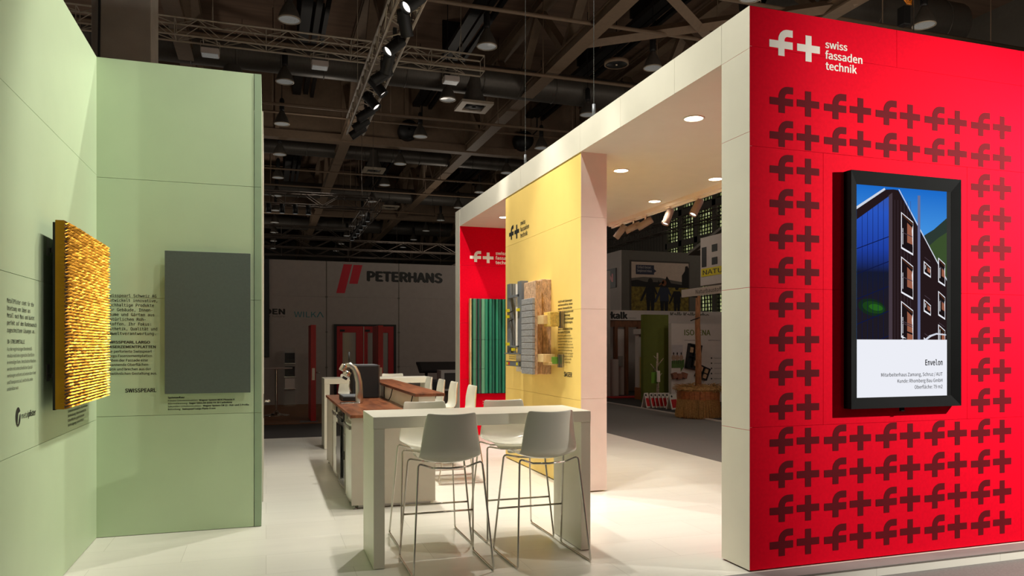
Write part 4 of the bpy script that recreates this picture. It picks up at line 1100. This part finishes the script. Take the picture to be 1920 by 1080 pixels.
# double door
dd = tag(thing('double_door', 'red glazed double door in the grey stand wall', 'door', (2.72, YW, 0)))
dd['kind'] = 'structure'
b = MB(dd.location); b.box(1.84, 1.91, YW - .07, YW - .002, HZ + .02, 2.21); b.box(3.53, 3.60, YW - .07, YW - .002, HZ + .02, 2.21); b.box(1.91, 3.53, YW - .07, YW - .002, 2.16, 2.21); b.build('door_frame', M['black'], dd)
for (xa, xb, gx0, gx1) in ((1.91, 2.66, 2.07, 2.45), (2.67, 3.53, 2.78, 3.37)):
    b = MB(dd.location); b.box(xa, gx0, YW - .06, YW - .01, HZ + .03, 2.155); b.box(gx1, xb, YW - .06, YW - .01, HZ + .03, 2.155); b.box(gx0, gx1, YW - .06, YW - .01, 1.975, 2.155); b.box(gx0, gx1, YW - .06, YW - .01, HZ + .03, .2)
    lf = b.build('door_leaf', M['door_red'], dd)
    b = MB(dd.location); b.box(gx0, gx1, YW - .04, YW - .03, .2, 1.975); b.build('glass', M['glass'], lf)
    b = MB(dd.location); b.box(gx0 - .07, gx0 + .06, YW - .09, YW - .06, 2.0, 2.06); b.build('door_closer', M['black'], lf)
    b = MB(dd.location)
    for z in (.4, 1.2, 1.8): b.tube([(xa + .09, YW - .066, z), (xa + .09, YW - .066, z + .16)], .012, 6)
    b.build('hinge', M['door_red'], lf)
b = MB(dd.location); b.box(2.655, 2.675, YW - .075, YW - .06, HZ + .03, 2.15); b.build('astragal', M['steel'], dd)
# free-standing sample doors seen on edge
def sample_door(x, y, label, foot):
    r = thing('sample_door', label, 'door', (x, y, HZ + .02))
    MB().box(-.055, .055, 0, .95, .012, 2.10).build('door_leaf', M['door_red'], r, bevel=.003)
    MB().tube([(.055, .09, 1.06), (.12, .09, 1.06), (.13, .09, 1.06), (.13, .02, 1.06)], .011, 8).build('lever', M['steel'], r, True)
    MB().box(-.03, .03, -.004, 0, .9, 1.16).build('lock_plate', M['steel'], r)
    if foot: MB().box(-.28, .09, -.12, .2, 0, .012).build('foot_plate', M['zinc'], r)
    else: MB().box(-.09, .09, 0, .95, 0, .012).build('foot_plate', M['zinc'], r)
sample_door(.975, 16.75, 'red sample door standing on edge on the parquet, with a lever handle', True)
sample_door(2.43, 16.75, 'red sample door standing on edge behind the black coffee box', False)
# bar table on parquet
bt = thing('bar_table', 'round white bar table with chrome trumpet foot on the parquet', 'table', (.23, 18.5, HZ + .02))
MB().lathe([(0, 1.10), (.36, 1.10), (.37, 1.115), (.36, 1.13), (0, 1.13)], n=32).build('table_top', M['booth_white'], bt, True)
MB().lathe([(.032, .1), (.032, 1.1)], n=16).build('column', M['chrome'], bt, True)
MB().lathe([(0, 0), (.30, 0), (.30, .012), (.15, .03), (.07, .06), (.035, .12)], n=28).build('foot', M['chrome'], bt, True)
# brochure stand
bs = thing('brochure_stand', 'slim acrylic brochure stand against the grey stand wall', 'brochure stand', (.62, 21.45, HZ + .02))
MB().box(-.14, .14, .02, .03, 0, 1.58).build('back_plate', M['glass'], bs)
MB().box(-.16, .16, -.1, .1, 0, .03).build('base', M['chrome'], bs)
for k, z in enumerate((1.15, .78, .45)):
    sh = MB().box(-.15, .15, -.06, .02, z, z + .02).build('shelf', M['chrome'], bs)
    MB().box(-.13, .13, -.045, .0, z + .02, z + .30).build('brochures', M['blackgloss'] if k < 2 else M['booth_white'], sh)
# dark display desk and glass cabinet
dk = thing('tilted_display_desk', 'dark tilted display board beside the white glass cabinet', 'display', (4.4, 18.6, HZ + .02))
rot = Matrix.Rotation(math.radians(28), 3, 'X')
b = MB(); b.obox((0, 0, 1.10), (1.55, .5, .04), rot); b.build('board', M['black'], dk)
b = MB(); b.obox((0, 0, 1.124), (1.4, .4, .004), rot); b.build('surface', M['darkglass'], dk)
for x in (-.55, .6): MB().box(x - .03, x + .03, .0, .06, 0, 1.06).build('leg', M['black'], dk)
gc = thing('glass_cabinet', 'pale display cabinet with glass front beside the dark tilted board', 'cabinet', (4.55, 17.3, HZ + .02))
b = MB(); b.box(-.62, -.54, 0, .45, 0, 1.06); b.box(.54, .62, 0, .45, 0, 1.06); b.box(-.54, .54, 0, .45, 1.0, 1.06); b.box(-.54, .54, 0, .45, .58, .62); b.box(-.54, .54, .42, .45, 0, 1.0); b.build('carcass', M['booth_grey'], gc)
MB().box(-.54, .54, .02, .026, .62, 1.0).build('glass_front', M['darkglass'], gc)
tag(MB((3.3, 15.6, HZ)).lathe([(0, 0), (.20, 0), (.22, .02), (.20, .5), (.22, .9), (.2, .94), (0, .94)], (3.3, 15.6, HZ + .006), 20).build('waste_bin', M['black'], None, True), 'dark drum standing in the aisle behind the last counter stool', 'bin')

# ================================================================ stands across the right aisle
F0 = HZ + .02
# upper box with the field picture
b = MB(); b.box(12.0, 15.25, 24.0, 28.0, 2.8, 5.0)
ub = struct(b.build('wall_upper', M['booth_dark']), 'grey upper box of the stand with the big field picture', 'wall')
b = MB(); b.box(11.98, 12.0, 24.0, 28.0, 2.8, 5.0); b.build('side_face', M['booth_white'], ub)
def sgn(m): return mat('print_' + m[0], m[1], .7, vary=.1, scale=20)
pc = thing('field_picture', 'printed picture of three children running in a flower field', 'picture', (13.5, 23.98, 3.7))
b = MB(pc.location)
PM = [mat('print_sky', (196, 176, 160), .7, vary=.06), mat('print_field', (120, 104, 40), .8, vary=.5, scale=9, bump=0), mat('print_tree', (30, 28, 26), .8), mat('print_child', (26, 26, 30), .8), mat('print_blue', (44, 50, 66), .8), mat('print_hair', (122, 74, 44), .8), mat('print_navy', (22, 26, 54), .6), mat('print_frame', (66, 60, 54), .7), mat('print_hill', (98, 92, 84), .8)]
pp = on_front(23.97)
def pq(c, pts, d): b.cur = c; b.poly([pp(12.375 + u * 2.33, 4.60 - v * 1.78, d) for u, v in pts])
pq(0, [(0, .0), (1, .0), (1, 1), (0, 1)][::-1], .0)
b.cur = 7; b.box(12.33, 14.75, 23.98, 24.0, 2.80, 4.66)
pq(8, [(0, .33), (.2, .30), (.5, .31), (.75, .36), (1, .40), (1, .6), (0, .6)][::-1], .001)
pq(2, [(0, .38), (.1, .36), (.25, .40), (.6, .40), (1, .46), (1, .5), (0, .5)][::-1], .002)
pq(1, [(0, .5), (1, .5), (1, 1), (0, 1)][::-1], .003)
pq(2, [(.57, .42), (.6, .30), (.615, .27), (.64, .32), (.70, .44)][::-1], .004)
pq(2, [(.88, .48), (.88, .25), (.93, .16), (.94, .06), (.98, .05), (1, .1), (1, .48)][::-1], .004)
pq(2, [(.455, .42), (.47, .35), (.485, .42)][::-1], .004)
def child(u, v, s, top, hair):
    n = 14
    pq(hair, [(u + .042 * s * math.cos(2 * PI * k / n), v + .065 * s * math.sin(2 * PI * k / n)) for k in range(n)], .006)
    pq(top, [(u - .07 * s, v + .09 * s), (u + .07 * s, v + .09 * s), (u + .085 * s, v + .38 * s), (u - .075 * s, v + .38 * s)][::-1], .006)
    pq(top, [(u - .07 * s, v + .09 * s), (u - .03 * s, v + .12 * s), (u - .14 * s, v + .40 * s), (u - .18 * s, v + .40 * s)][::-1], .005)
    pq(top, [(u + .07 * s, v + .09 * s), (u + .03 * s, v + .12 * s), (u + .10 * s, v + .26 * s), (u + .13 * s, v + .26 * s)][::-1], .005)
    pq(3, [(u - .07 * s, v + .37 * s), (u, v + .37 * s), (u - .01 * s, v + .62 * s), (u - .055 * s, v + .62 * s)][::-1], .007)
    pq(3, [(u, v + .37 * s), (u + .075 * s, v + .37 * s), (u + .06 * s, v + .62 * s), (u + .015 * s, v + .62 * s)][::-1], .007)
child(.325, .385, 1.0, 3, 2); child(.565, .41, 1.0, 4, 5); child(.79, .50, .82, 3, 2)
pq(5, [(.56, .36), (.48, .44), (.47, .47), (.56, .42)][::-1], .006)
pq(6, [(.075, .06), (.39, .06), (.39, .14), (.43, .175), (.39, .21), (.39, .25), (.075, .25)][::-1], .004)
b.build('print', PM, pc, fix=False)
b = MB(pc.location); text(b, 'Einfach besser.', pp, 12.62, 4.37, .09, .55, 0, 'L', .006); text(b, 'Simplement mieux.', pp, 12.60, 4.24, .09, .60, 0, 'L', .006); b.build('lettering', M['booth_white'], pc, fix=False)
sr = thing('red_text_screen', 'black screen with red letters on the side of the upper box', 'screen', (11.97, 25.6, 4.0))
b = MB(sr.location); b.box(11.95, 11.978, 24.35, 27.0, 3.7, 4.4); b.build('panel', M['black'], sr)
b = MB(sr.location); text(b, 'MANN', on_left(11.95), -26.2, 3.93, .26, 1.6, .04); b.build('lettering', M['card_red'], sr, fix=False)
# fascia with lettering
fa = struct(MB().box(9.9, 16.5, 22.5, 22.9, 2.45, 2.78).build('trim_4', M['booth_white']), 'pale fascia beam lettered rkalk across the right aisle', 'trim')
b = MB(); text(b, 'rkalk', on_front(22.5), 10.76, 2.50, .20, .70, .03); b.build('lettering', M['ink'], fa, fix=False)
b = MB(); text(b, 'wohngesunde Kalkputze', on_front(22.5), 11.5, 2.50, .05, .30); text(b, 'Kalk Kalkfarbe', on_front(22.5), 13.1, 2.56, .17, 1.5, .02); b.build('lettering', M['booth_dark'], fa, fix=False)
struct(MB().box(9.9, 16.5, 24.6, 24.8, F0, 2.8).build('wall_rear', M['booth_white']), 'pale rear wall behind the wooden posts across the aisle', 'wall')
b = MB(); b.box(16.5, 21.9, 24.0, 24.2, F0, 2.6); struct(b.build('wall_side', M['booth_grey']), 'grey stand wall in front of the tall window', 'wall')
for i, (x, lb) in enumerate(((11.08, 'brown wooden post of the lime stand beside the pink wall edge'), (11.48, 'second brown wooden post of the lime stand from the pink wall edge'), (11.95, 'third brown wooden post of the lime stand behind the display column'))):
    tag(MB((x, 22.6, F0)).box(x - .055, x + .055, 22.55, 22.68, F0, 2.44).build('wooden_post', M['brownwood']), lb, 'post', 'wooden posts of the lime stand')
tag(MB((12, 22.6, 2.3)).box(10.6, 12.6, 22.56, 22.66, 2.22, 2.44).build('wooden_lintel', M['brownwood']), 'brown wooden lintel under the pale fascia across the aisle', 'lintel')
ip = thing('info_panel', 'pale info panel between the brown wooden posts', 'panel', (11.27, 22.62, F0))
MB().box(-.13, .13, -.02, .02, .0, 2.2).build('board', M['booth_white'], ip); MB().box(-.09, .06, -.06, -.02, .95, 1.3).build('leaflet_holder', M['glass'], ip)
tag(MB((10.8, 22.3, F0)).box(10.45, 11.0, 22.2, 22.5, F0, 1.15).build('low_cabinet', M['booth_white'], None, bevel=.01), 'low pale cabinet beside the pink wall edge', 'cabinet')
tag(MB((10.9, 21.4, F0)).box(10.3, 11.5, 21.2, 21.7, F0, F0 + .03).build('red_mat', M['card_red']), 'red mat on the dark floor beside the pink wall edge', 'mat')
# display column
dc = thing('display_column', 'white display column with sample strips on an orange wood base', 'display', (11.15, 20.6, F0))
MB().box(-.30, .34, -.2, .2, 0, .36).build('base', M['orangewood'], dc)
MB().box(-.28, .34, -.02, .2, .36, 2.1).build('back_panel', M['booth_white'], dc)
MB().box(-.34, .34, -.2, .2, 2.0, 2.16).build('header', M['booth_white'], dc)
b = MB(); text(b, 'OWC', lambda u, v, d=0: (u, -.2015, v), -.22, 2.06, .08, .26, .03); b.build('lettering', M['ink'], dc, fix=False)
MB().box(-.22, .06, -.204, -.2, 2.02, 2.035).build('green_line', M['bag_green'], dc)
MB().box(-.24, -.03, -.08, -.02, .37, 1.3).build('sample_strip', mat('sand_strip', (176, 150, 84), .8), dc)
MB().box(-.02, .06, -.08, -.02, .37, 2.0).build('sample_strip', M['concrete'], dc)
MB().box(.14, .28, -.05, -.02, .9, 1.3).build('leaflet', M['booth_grey'], dc)
# small plant
spn = thing('potted_plant', 'small dark potted plant on the orange wood base', 'plant', (11.05, 20.46, F0 + .36))
MB().lathe([(0, 0), (.05, 0), (.06, .08), (0, .08)], n=12).build('pot', M['black'], spn, True)
b = MB()
for k in range(9):
    a = k * .7; b.tube([(0, 0, .07), (.03 * math.cos(a), .03 * math.sin(a), .2), (.09 * math.cos(a), .05 * math.sin(a), .3 + .1 * (k % 3))], [.012, .016, .002], 5)
b.build('leaves', mat('dark_leaf', (40, 66, 26), .6), spn, True)
# green wall, ISOLENA wall
struct(MB().box(10.35, 11.17, 19.3, 19.45, F0, 2.50).build('wall_olive', M['olive']), 'olive green stand wall across the right aisle', 'wall')
iw = struct(MB().box(11.03, 14.2, 18.9, 19.05, F0, 2.235).build('wall_wool', M['booth_white']), 'pale stand wall lettered ISOLENA', 'wall')
pi_ = on_front(18.9)
b = MB(); text(b, 'ISOLENA', pi_, 11.46, 1.90, .155, .86, .01); b.build('lettering', M['olive'], iw, fix=False)
b = MB()
text(b, 'natürlich aus reiner Schafwolle', pi_, 11.46, 1.74, .03, .40); text(b, 'Wolle für Wand und Dach', pi_, 12.25, 1.74, .03, .40)
for k in range(5):
    text(b, 'Schallschutz und Raumluft', pi_, 12.45, 1.22 - k * .15, .03, .35)
    n = 12; b.poly([pi_(12.36 + .025 * math.cos(2 * PI * j / n), 1.235 - k * .15 + .025 * math.sin(2 * PI * j / n)) for j in range(n)])
b.build('lettering', M['ink'], iw, fix=False)
shp = thing('sheep_picture', 'printed picture of sheep on a green meadow on the ISOLENA wall', 'picture', (11.2, 18.89, 1.2))
b = MB(shp.location); SM = [mat('sheep_sky', (172, 164, 166), .7), mat('sheep_green', (70, 98, 40), .7, vary=.2), mat('sheep_body', (150, 124, 104), .8, vary=.2, scale=30), mat('sheep_face', (40, 34, 30), .8)]
def pr2(c, pts, d): b.cur = c; b.poly([on_front(18.895)(u, v, d) for u, v in pts])
pr2(0, [(11.035, 1.0), (11.40, 1.0), (11.40, 1.62), (11.035, 1.62)], 0)
pr2(1, [(11.035, .96), (11.33, .96), (11.33, .84), (11.45, 1.0), (11.45, 1.2), (11.035, 1.16)], .001)
for k, u in enumerate((11.10, 11.22, 11.35)):
    n = 14; pr2(2, [(u + .065 * math.cos(2 * PI * j / n), 1.25 + .085 * math.sin(2 * PI * j / n)) for j in range(n)], .002 + k * .0002)
    pr2(3, [(u + .0 + .022 * math.cos(2 * PI * j / n), 1.37 + .04 * math.sin(2 * PI * j / n)) for j in range(n)], .003)
    for q in (-.03, .03): pr2(3, [(u + q - .008, 1.08), (u + q + .008, 1.08), (u + q + .008, 1.18), (u + q - .008, 1.18)], .0015)
b.build('print', SM, shp, fix=False)
b = MB(); 
for k, lb in enumerate(('first brown felt cube on the ISOLENA wall under the sheep picture', 'second brown felt cube on the ISOLENA wall under the sheep picture', 'third brown felt cube on the ISOLENA wall, beside the straw planter')):
    u = 11.09 + k * .16; q = MB((u, 18.84, .72)); q.obox((u, 18.83, .74 - .02 * (k % 2)), (.15, .13, .16), Matrix.Rotation(.3 * (k - 1), 3, 'Y'))
    tag(q.build('felt_cube', mat('felt', (132, 88, 70), .95, vary=.2), None, bevel=.01), lb, 'cube', 'felt cubes on the wall')
def crate(u, z, w, h, ang, label):
    r = thing('shadow_box', label, 'box', (u, 18.9, z)); r.rotation_euler = (0, ang, 0)
    t_ = .035
    q = MB(); q.box(-w / 2, w / 2, -.12, -.002, -h / 2, -h / 2 + t_); q.box(-w / 2, w / 2, -.12, -.002, h / 2 - t_, h / 2); q.box(-w / 2, -w / 2 + t_, -.12, -.002, -h / 2, h / 2); q.box(w / 2 - t_, w / 2, -.12, -.002, -h / 2, h / 2); q.box(-w / 2, w / 2, -.02, -.002, -h / 2, h / 2); q.build('frame', M['black'], r)
    q = MB(); q.box(-w / 2 + t_, w / 2 - t_, -.11, -.02, -.01, .01); q.box(-.01, .01, -.11, -.02, -h / 2 + t_, h / 2 - t_); q.build('divider', M['black'], r)
    for (sx, sz) in ((-.25, .25), (.25, .25), (.25, -.25)):
        q = MB(); q.box(sx * w - .06, sx * w + .06, -.1, -.025, sz * h - .08, sz * h + .08); q.build('wool_sample', M['wool'], r, bevel=.02)
crate(11.72, 1.28, .42, .72, .16, 'black shadow box with wool samples, tall and tilted, on the ISOLENA wall')
crate(12.02, .82, .38, .36, .38, 'small tilted black shadow box with wool samples lower on the ISOLENA wall')
struct(MB().box(11.1, 15.5, 20.6, 20.75, F0, 2.55).build('wall_pale', M['booth_white']), 'pale wall rising behind the ISOLENA wall', 'wall')
# folded cards on the floor
cd0 = None
cards = [(9.62, 17.62, .50), (9.76, 17.58, .50), (9.86, 17.55, .50), (9.96, 17.52, .50), (10.06, 17.49, .50), (10.16, 17.46, .5)]
def card(x, y, label, w=.16):
    r = thing('sign_card', label, 'card', (x, y, F0), .35, 'white and red cards on the floor')
    rt_ = Matrix.Rotation(-.25, 3, 'X')
    q = MB(); q.obox((0, .06, .20), (w, .012, .40), rt_); q.obox((0, .155, .20), (w, .012, .40), Matrix.Rotation(.25, 3, 'X')); q.build('card_body', M['card_white'], r)
    q = MB(); q.obox(Vector((0, .06, .20)) + rt_ @ Vector((0, -.008, -.05)), (w * .72, .006, .22), rt_); q.build('red_field', M['card_red'], r)
    q = MB(); q.lathe([(0, 0), (.03, 0), (.03, .004), (0, .004)], Vector((0, .06, .20)) + rt_ @ Vector((-w * .2, -.008, .14)), 12, rt_ @ Vector((0, -1, 0))); q.build('black_dot', M['ink'], r)
    return r
for k, (x, y, h) in enumerate(cards):
    lb = 'white and red card by the birch pole, %s of six in a row' % ordn[k]
    if k == 0: cd0 = card(x, y, lb)
    else: dup(cd0, (x, y, F0), lb)
card(10.02, 16.95, 'single wider white and red card between the card row and the straw planter', .28)
card(10.28, 16.35, 'white and red card half hidden behind the straw planter', .28)
# birch pole with bags
bp = thing('birch_pole', 'thin birch pole with branch stubs before the olive wall', 'pole', (10.25, 18.3, F0))
b = MB(); b.tube([(0, 0, .0), (.01, 0, .5), (-.01, 0, 1.0), (.0, 0, 1.45)], [.045, .04, .035, .022], 8)
for (z, a, l) in ((.9, 2.6, .25), (1.1, .4, .2), (1.25, 3.3, .12), (.75, .2, .14)): b.tube([(0, 0, z), (l * math.cos(a) * .6, 0, z + l * .6), (l * math.cos(a), 0, z + l)], [.02, .015, .008], 6)
b.build('trunk', M['birch'], bp, True); MB().lathe([(0, 0), (.2, 0), (.2, .02), (0, .02)], n=16).build('foot', M['booth_grey'], bp)
def bag(x, y, z, m, label, rz):
    r = thing('paper_bag', label, 'bag', (x, y, z), rz)
    q = MB(); q.prism([(-.11, 0), (.11, 0), (.13, .30), (-.10, .30)], lambda u, v, d: (u, d, v), -.04, .04); q.build('bag_body', m, r)
    q = MB(); q.tube([(-.05, 0, .29), (-.02, 0, .42), (.03, 0, .42), (.06, 0, .29)], .006, 5); q.build('handle', M['ink'], r)
bag(10.12, 18.22, F0 + .62, M['bag_green'], 'green paper bag hanging on the birch pole', .5)
bag(10.19, 18.16, F0 + .66, M['card_white'], 'white paper bag hanging close to the birch pole', 1.2)
# straw planter with trunk
PXc, PYc = 9.55, 15.15
sp_ = thing('straw_planter', 'round straw skirted planter with a wooden band in the right aisle', 'planter', (PXc, PYc, HZ))
MB().lathe([(0, .01), (.40, .01), (.44, .5), (.46, .62), (0, .62)], n=28).build('barrel', M['brownwood'], sp_, True)
b = MB()
for k in range(26):
    a0 = 2 * PI * k / 26; rr = .475
    b.obox((rr * math.cos(a0), rr * math.sin(a0), .56), (.02, .11, .24), Matrix.Rotation(a0, 3, 'Z'))
b.build('wooden_band', M['orangewood'], sp_)
b = MB()
for k in range(900):
    a = random.uniform(0, 2 * PI); r0 = random.uniform(.455, .48); r1 = r0 + random.uniform(.0, .06); zt = random.uniform(.42, .47); zb_ = random.uniform(.0, .06)
    b.tube([(r0 * math.cos(a), r0 * math.sin(a), zt), (r1 * math.cos(a + .03), r1 * math.sin(a + .03), zb_)], [.006, .004], 3, False)
o = b.build('straw_skirt', M['straw'], sp_); o['kind'] = 'stuff'
b = MB()
for k in range(1100):
    a = random.uniform(0, 2 * PI); r0 = random.uniform(.2, .52); z_ = .66 + random.uniform(0, .12) - abs(r0 - .38) * .3
    da = random.uniform(-.35, .35); r1 = min(.60, r0 + random.uniform(-.05, .14))
    b.tube([(r0 * math.cos(a), r0 * math.sin(a), z_), (r1 * math.cos(a + da), r1 * math.sin(a + da), z_ + random.uniform(-.08, .05))], [.007, .004], 3, False)
b.lathe([(.1, .6), (.3, .70), (.45, .72), (.52, .66), (.46, .6)], n=24)
o = b.build('straw_wreath', M['straw'], sp_); o['kind'] = 'stuff'
tk = thing('tree_trunk', 'slim bark trunk rising from the straw planter', 'tree trunk', (PXc, PYc, HZ + .6))
b = MB(); b.tube([(0, 0, .0), (.01, 0, .8), (-.01, .01, 1.6), (0, 0, 2.25)], [.075, .068, .06, .055], 12); b.build('trunk', M['bark'], tk, True)
b = MB(); b.tube([(0, -.05, 1.72), (-.35, -.25, 1.64)], .012, 6); b.tube([(0, 0, 2.2), (-.5, -.2, 2.22)], .02, 6); b.build('bracket', M['black'], tk)
ns = thing('name_board', 'pale name board lettered Naturbaustoffe above the straw planter', 'sign', (9.05, 13.9, 2.78))
b = MB(ns.location); b.box(9.03, 9.07, 12.4, 15.02, 2.70, 2.875); b.build('board', M['booth_white'], ns)
b = MB(ns.location); text(b, 'Naturbaustoffe - tau', on_left(9.03), -14.42, 2.745, .085, 1.42, .004); b.build('lettering', M['ink'], ns, fix=False)
# house shaped tower sign
hs = thing('house_sign', 'pale house shaped sign tower with dark windows and a yellow band', 'sign', (10.5, 14.8, 3.2))
b = MB(hs.location); b.box(10.5, 10.75, 12.6, 16.55, 3.12, 4.33); b.build('body', M['booth_white'], hs)
b = MB(hs.location)
for (ya, yb_, za, zb_) in ((16.28, 16.48, 3.58, 4.08), (15.80, 16.03, 3.92, 4.10), (15.80, 16.03, 3.60, 3.78), (15.3, 15.55, 3.6, 4.1)): b.box(10.49, 10.5, ya, yb_, za, zb_)
b.build('dark_window', M['ink'], hs)
b = MB(hs.location); b.box(10.488, 10.5, 12.6, 16.5, 3.34, 3.54); b.build('yellow_band', M['yellowsign'], hs)
b = MB(hs.location); text(b, 'NATURBAU', on_left(10.488), -16.42, 3.385, .11, 1.75, .01); b.build('lettering', M['ink'], hs, fix=False)
b = MB(hs.location)
for (p, q) in (((11.2, 18.3, 4.13), (11.2, 14.6, 5.24)), ((11.2, 14.6, 5.24), (11.2, 11.0, 4.13))):
    d_ = Vector(q) - Vector(p); ang = math.atan2(d_.z, -d_.y) ; c_ = (Vector(p) + Vector(q)) / 2
    b.prism([(p[1], p[2]), (q[1], q[2]), (q[1], q[2] + .08), (p[1], p[2] + .08)], lambda u, v, d: (d, u, v), 11.2, 12.9)
b.prism([(18.0, 4.22), (11.3, 4.22), (14.6, 5.22)], lambda u, v, d: (d, u, v), 11.3, 12.8)
b.box(10.75, 11.3, 13.5, 13.6, 4.2, 4.28)
b.build('roof', M['booth_dark'], hs)
b = MB(hs.location)
for (x_, y_) in ((10.62, 14.2), (12.5, 14.2)): b.box(x_ - .05, x_ + .05, y_ - .05, y_ + .05, F0, 3.12 if x_ < 11 else 4.3)
b.build('post', M['booth_grey'], hs)
# orange chain hoist cable above the red wall
ch_ = thing('chain_hoist', 'black chain hoist with an orange cable loop above the red wall', 'hoist', (12.98, 12.57, 8.45))
MB().box(-.09, .09, -.1, .1, 0, .40).build('body', M['black'], ch_, bevel=.02)
b = MB()
for k in range(3): b.tube([(.0 + .03 * k, -.05, .78), (-.10 + .05 * k, -.06, .58), (.02 + .05 * k, -.07, .44), (.14, -.06, .55), (.1, -.05, .78)], .018, 6)
b.build('cable_loop', mat('orange_cable', (236, 140, 20), .5), ch_, True)
MB().tube([(.16, -.1, -4.3), (.16, -.1, 3.8)], .012, 6).build('chain', M['steel'], ch_)

# unseen floodlight added so its flap blocks red-wall light from the tables
fl = thing('floodlight', 'added unseen floodlight with a flap blocking light from the tables', 'floodlight', (7.2, 2.15, 3.2))
MB().lathe([(0, -.30), (.10, -.30), (.12, -.26), (.12, -.06), (.11, -.06), (.10, -.2)], (0, 0, 0), 20, (-.55, .7, -.5)).build('housing', M['black'], fl, True)
ed = Vector((-3.90, 2.33, 0)).normalized(); out = Vector((-ed.y, ed.x, 0)) * -1
if out.x > 0: out = -out
b = MB(); c0 = ed * .34
b.add([c0 + Vector((0, 0, -.5)), c0 + out * .4 + Vector((0, 0, -.5)), c0 + out * .4 + Vector((0, 0, .3)), c0 + Vector((0, 0, .3))] + [c0 + ed * .004 + Vector((0, 0, -.5)), c0 + ed * .004 + out * .4 + Vector((0, 0, -.5)), c0 + ed * .004 + out * .4 + Vector((0, 0, .3)), c0 + ed * .004 + Vector((0, 0, .3))], [(0, 1, 2, 3), (4, 7, 6, 5), (0, 4, 5, 1), (1, 5, 6, 2), (2, 6, 7, 3), (3, 7, 4, 0)])
b.build('light_blocker', M['black'], fl)
MB().tube([(0, -.12, 0), (0, -.12, 9.1)], .012, 6).build('drop_pipe', M['black'], fl)
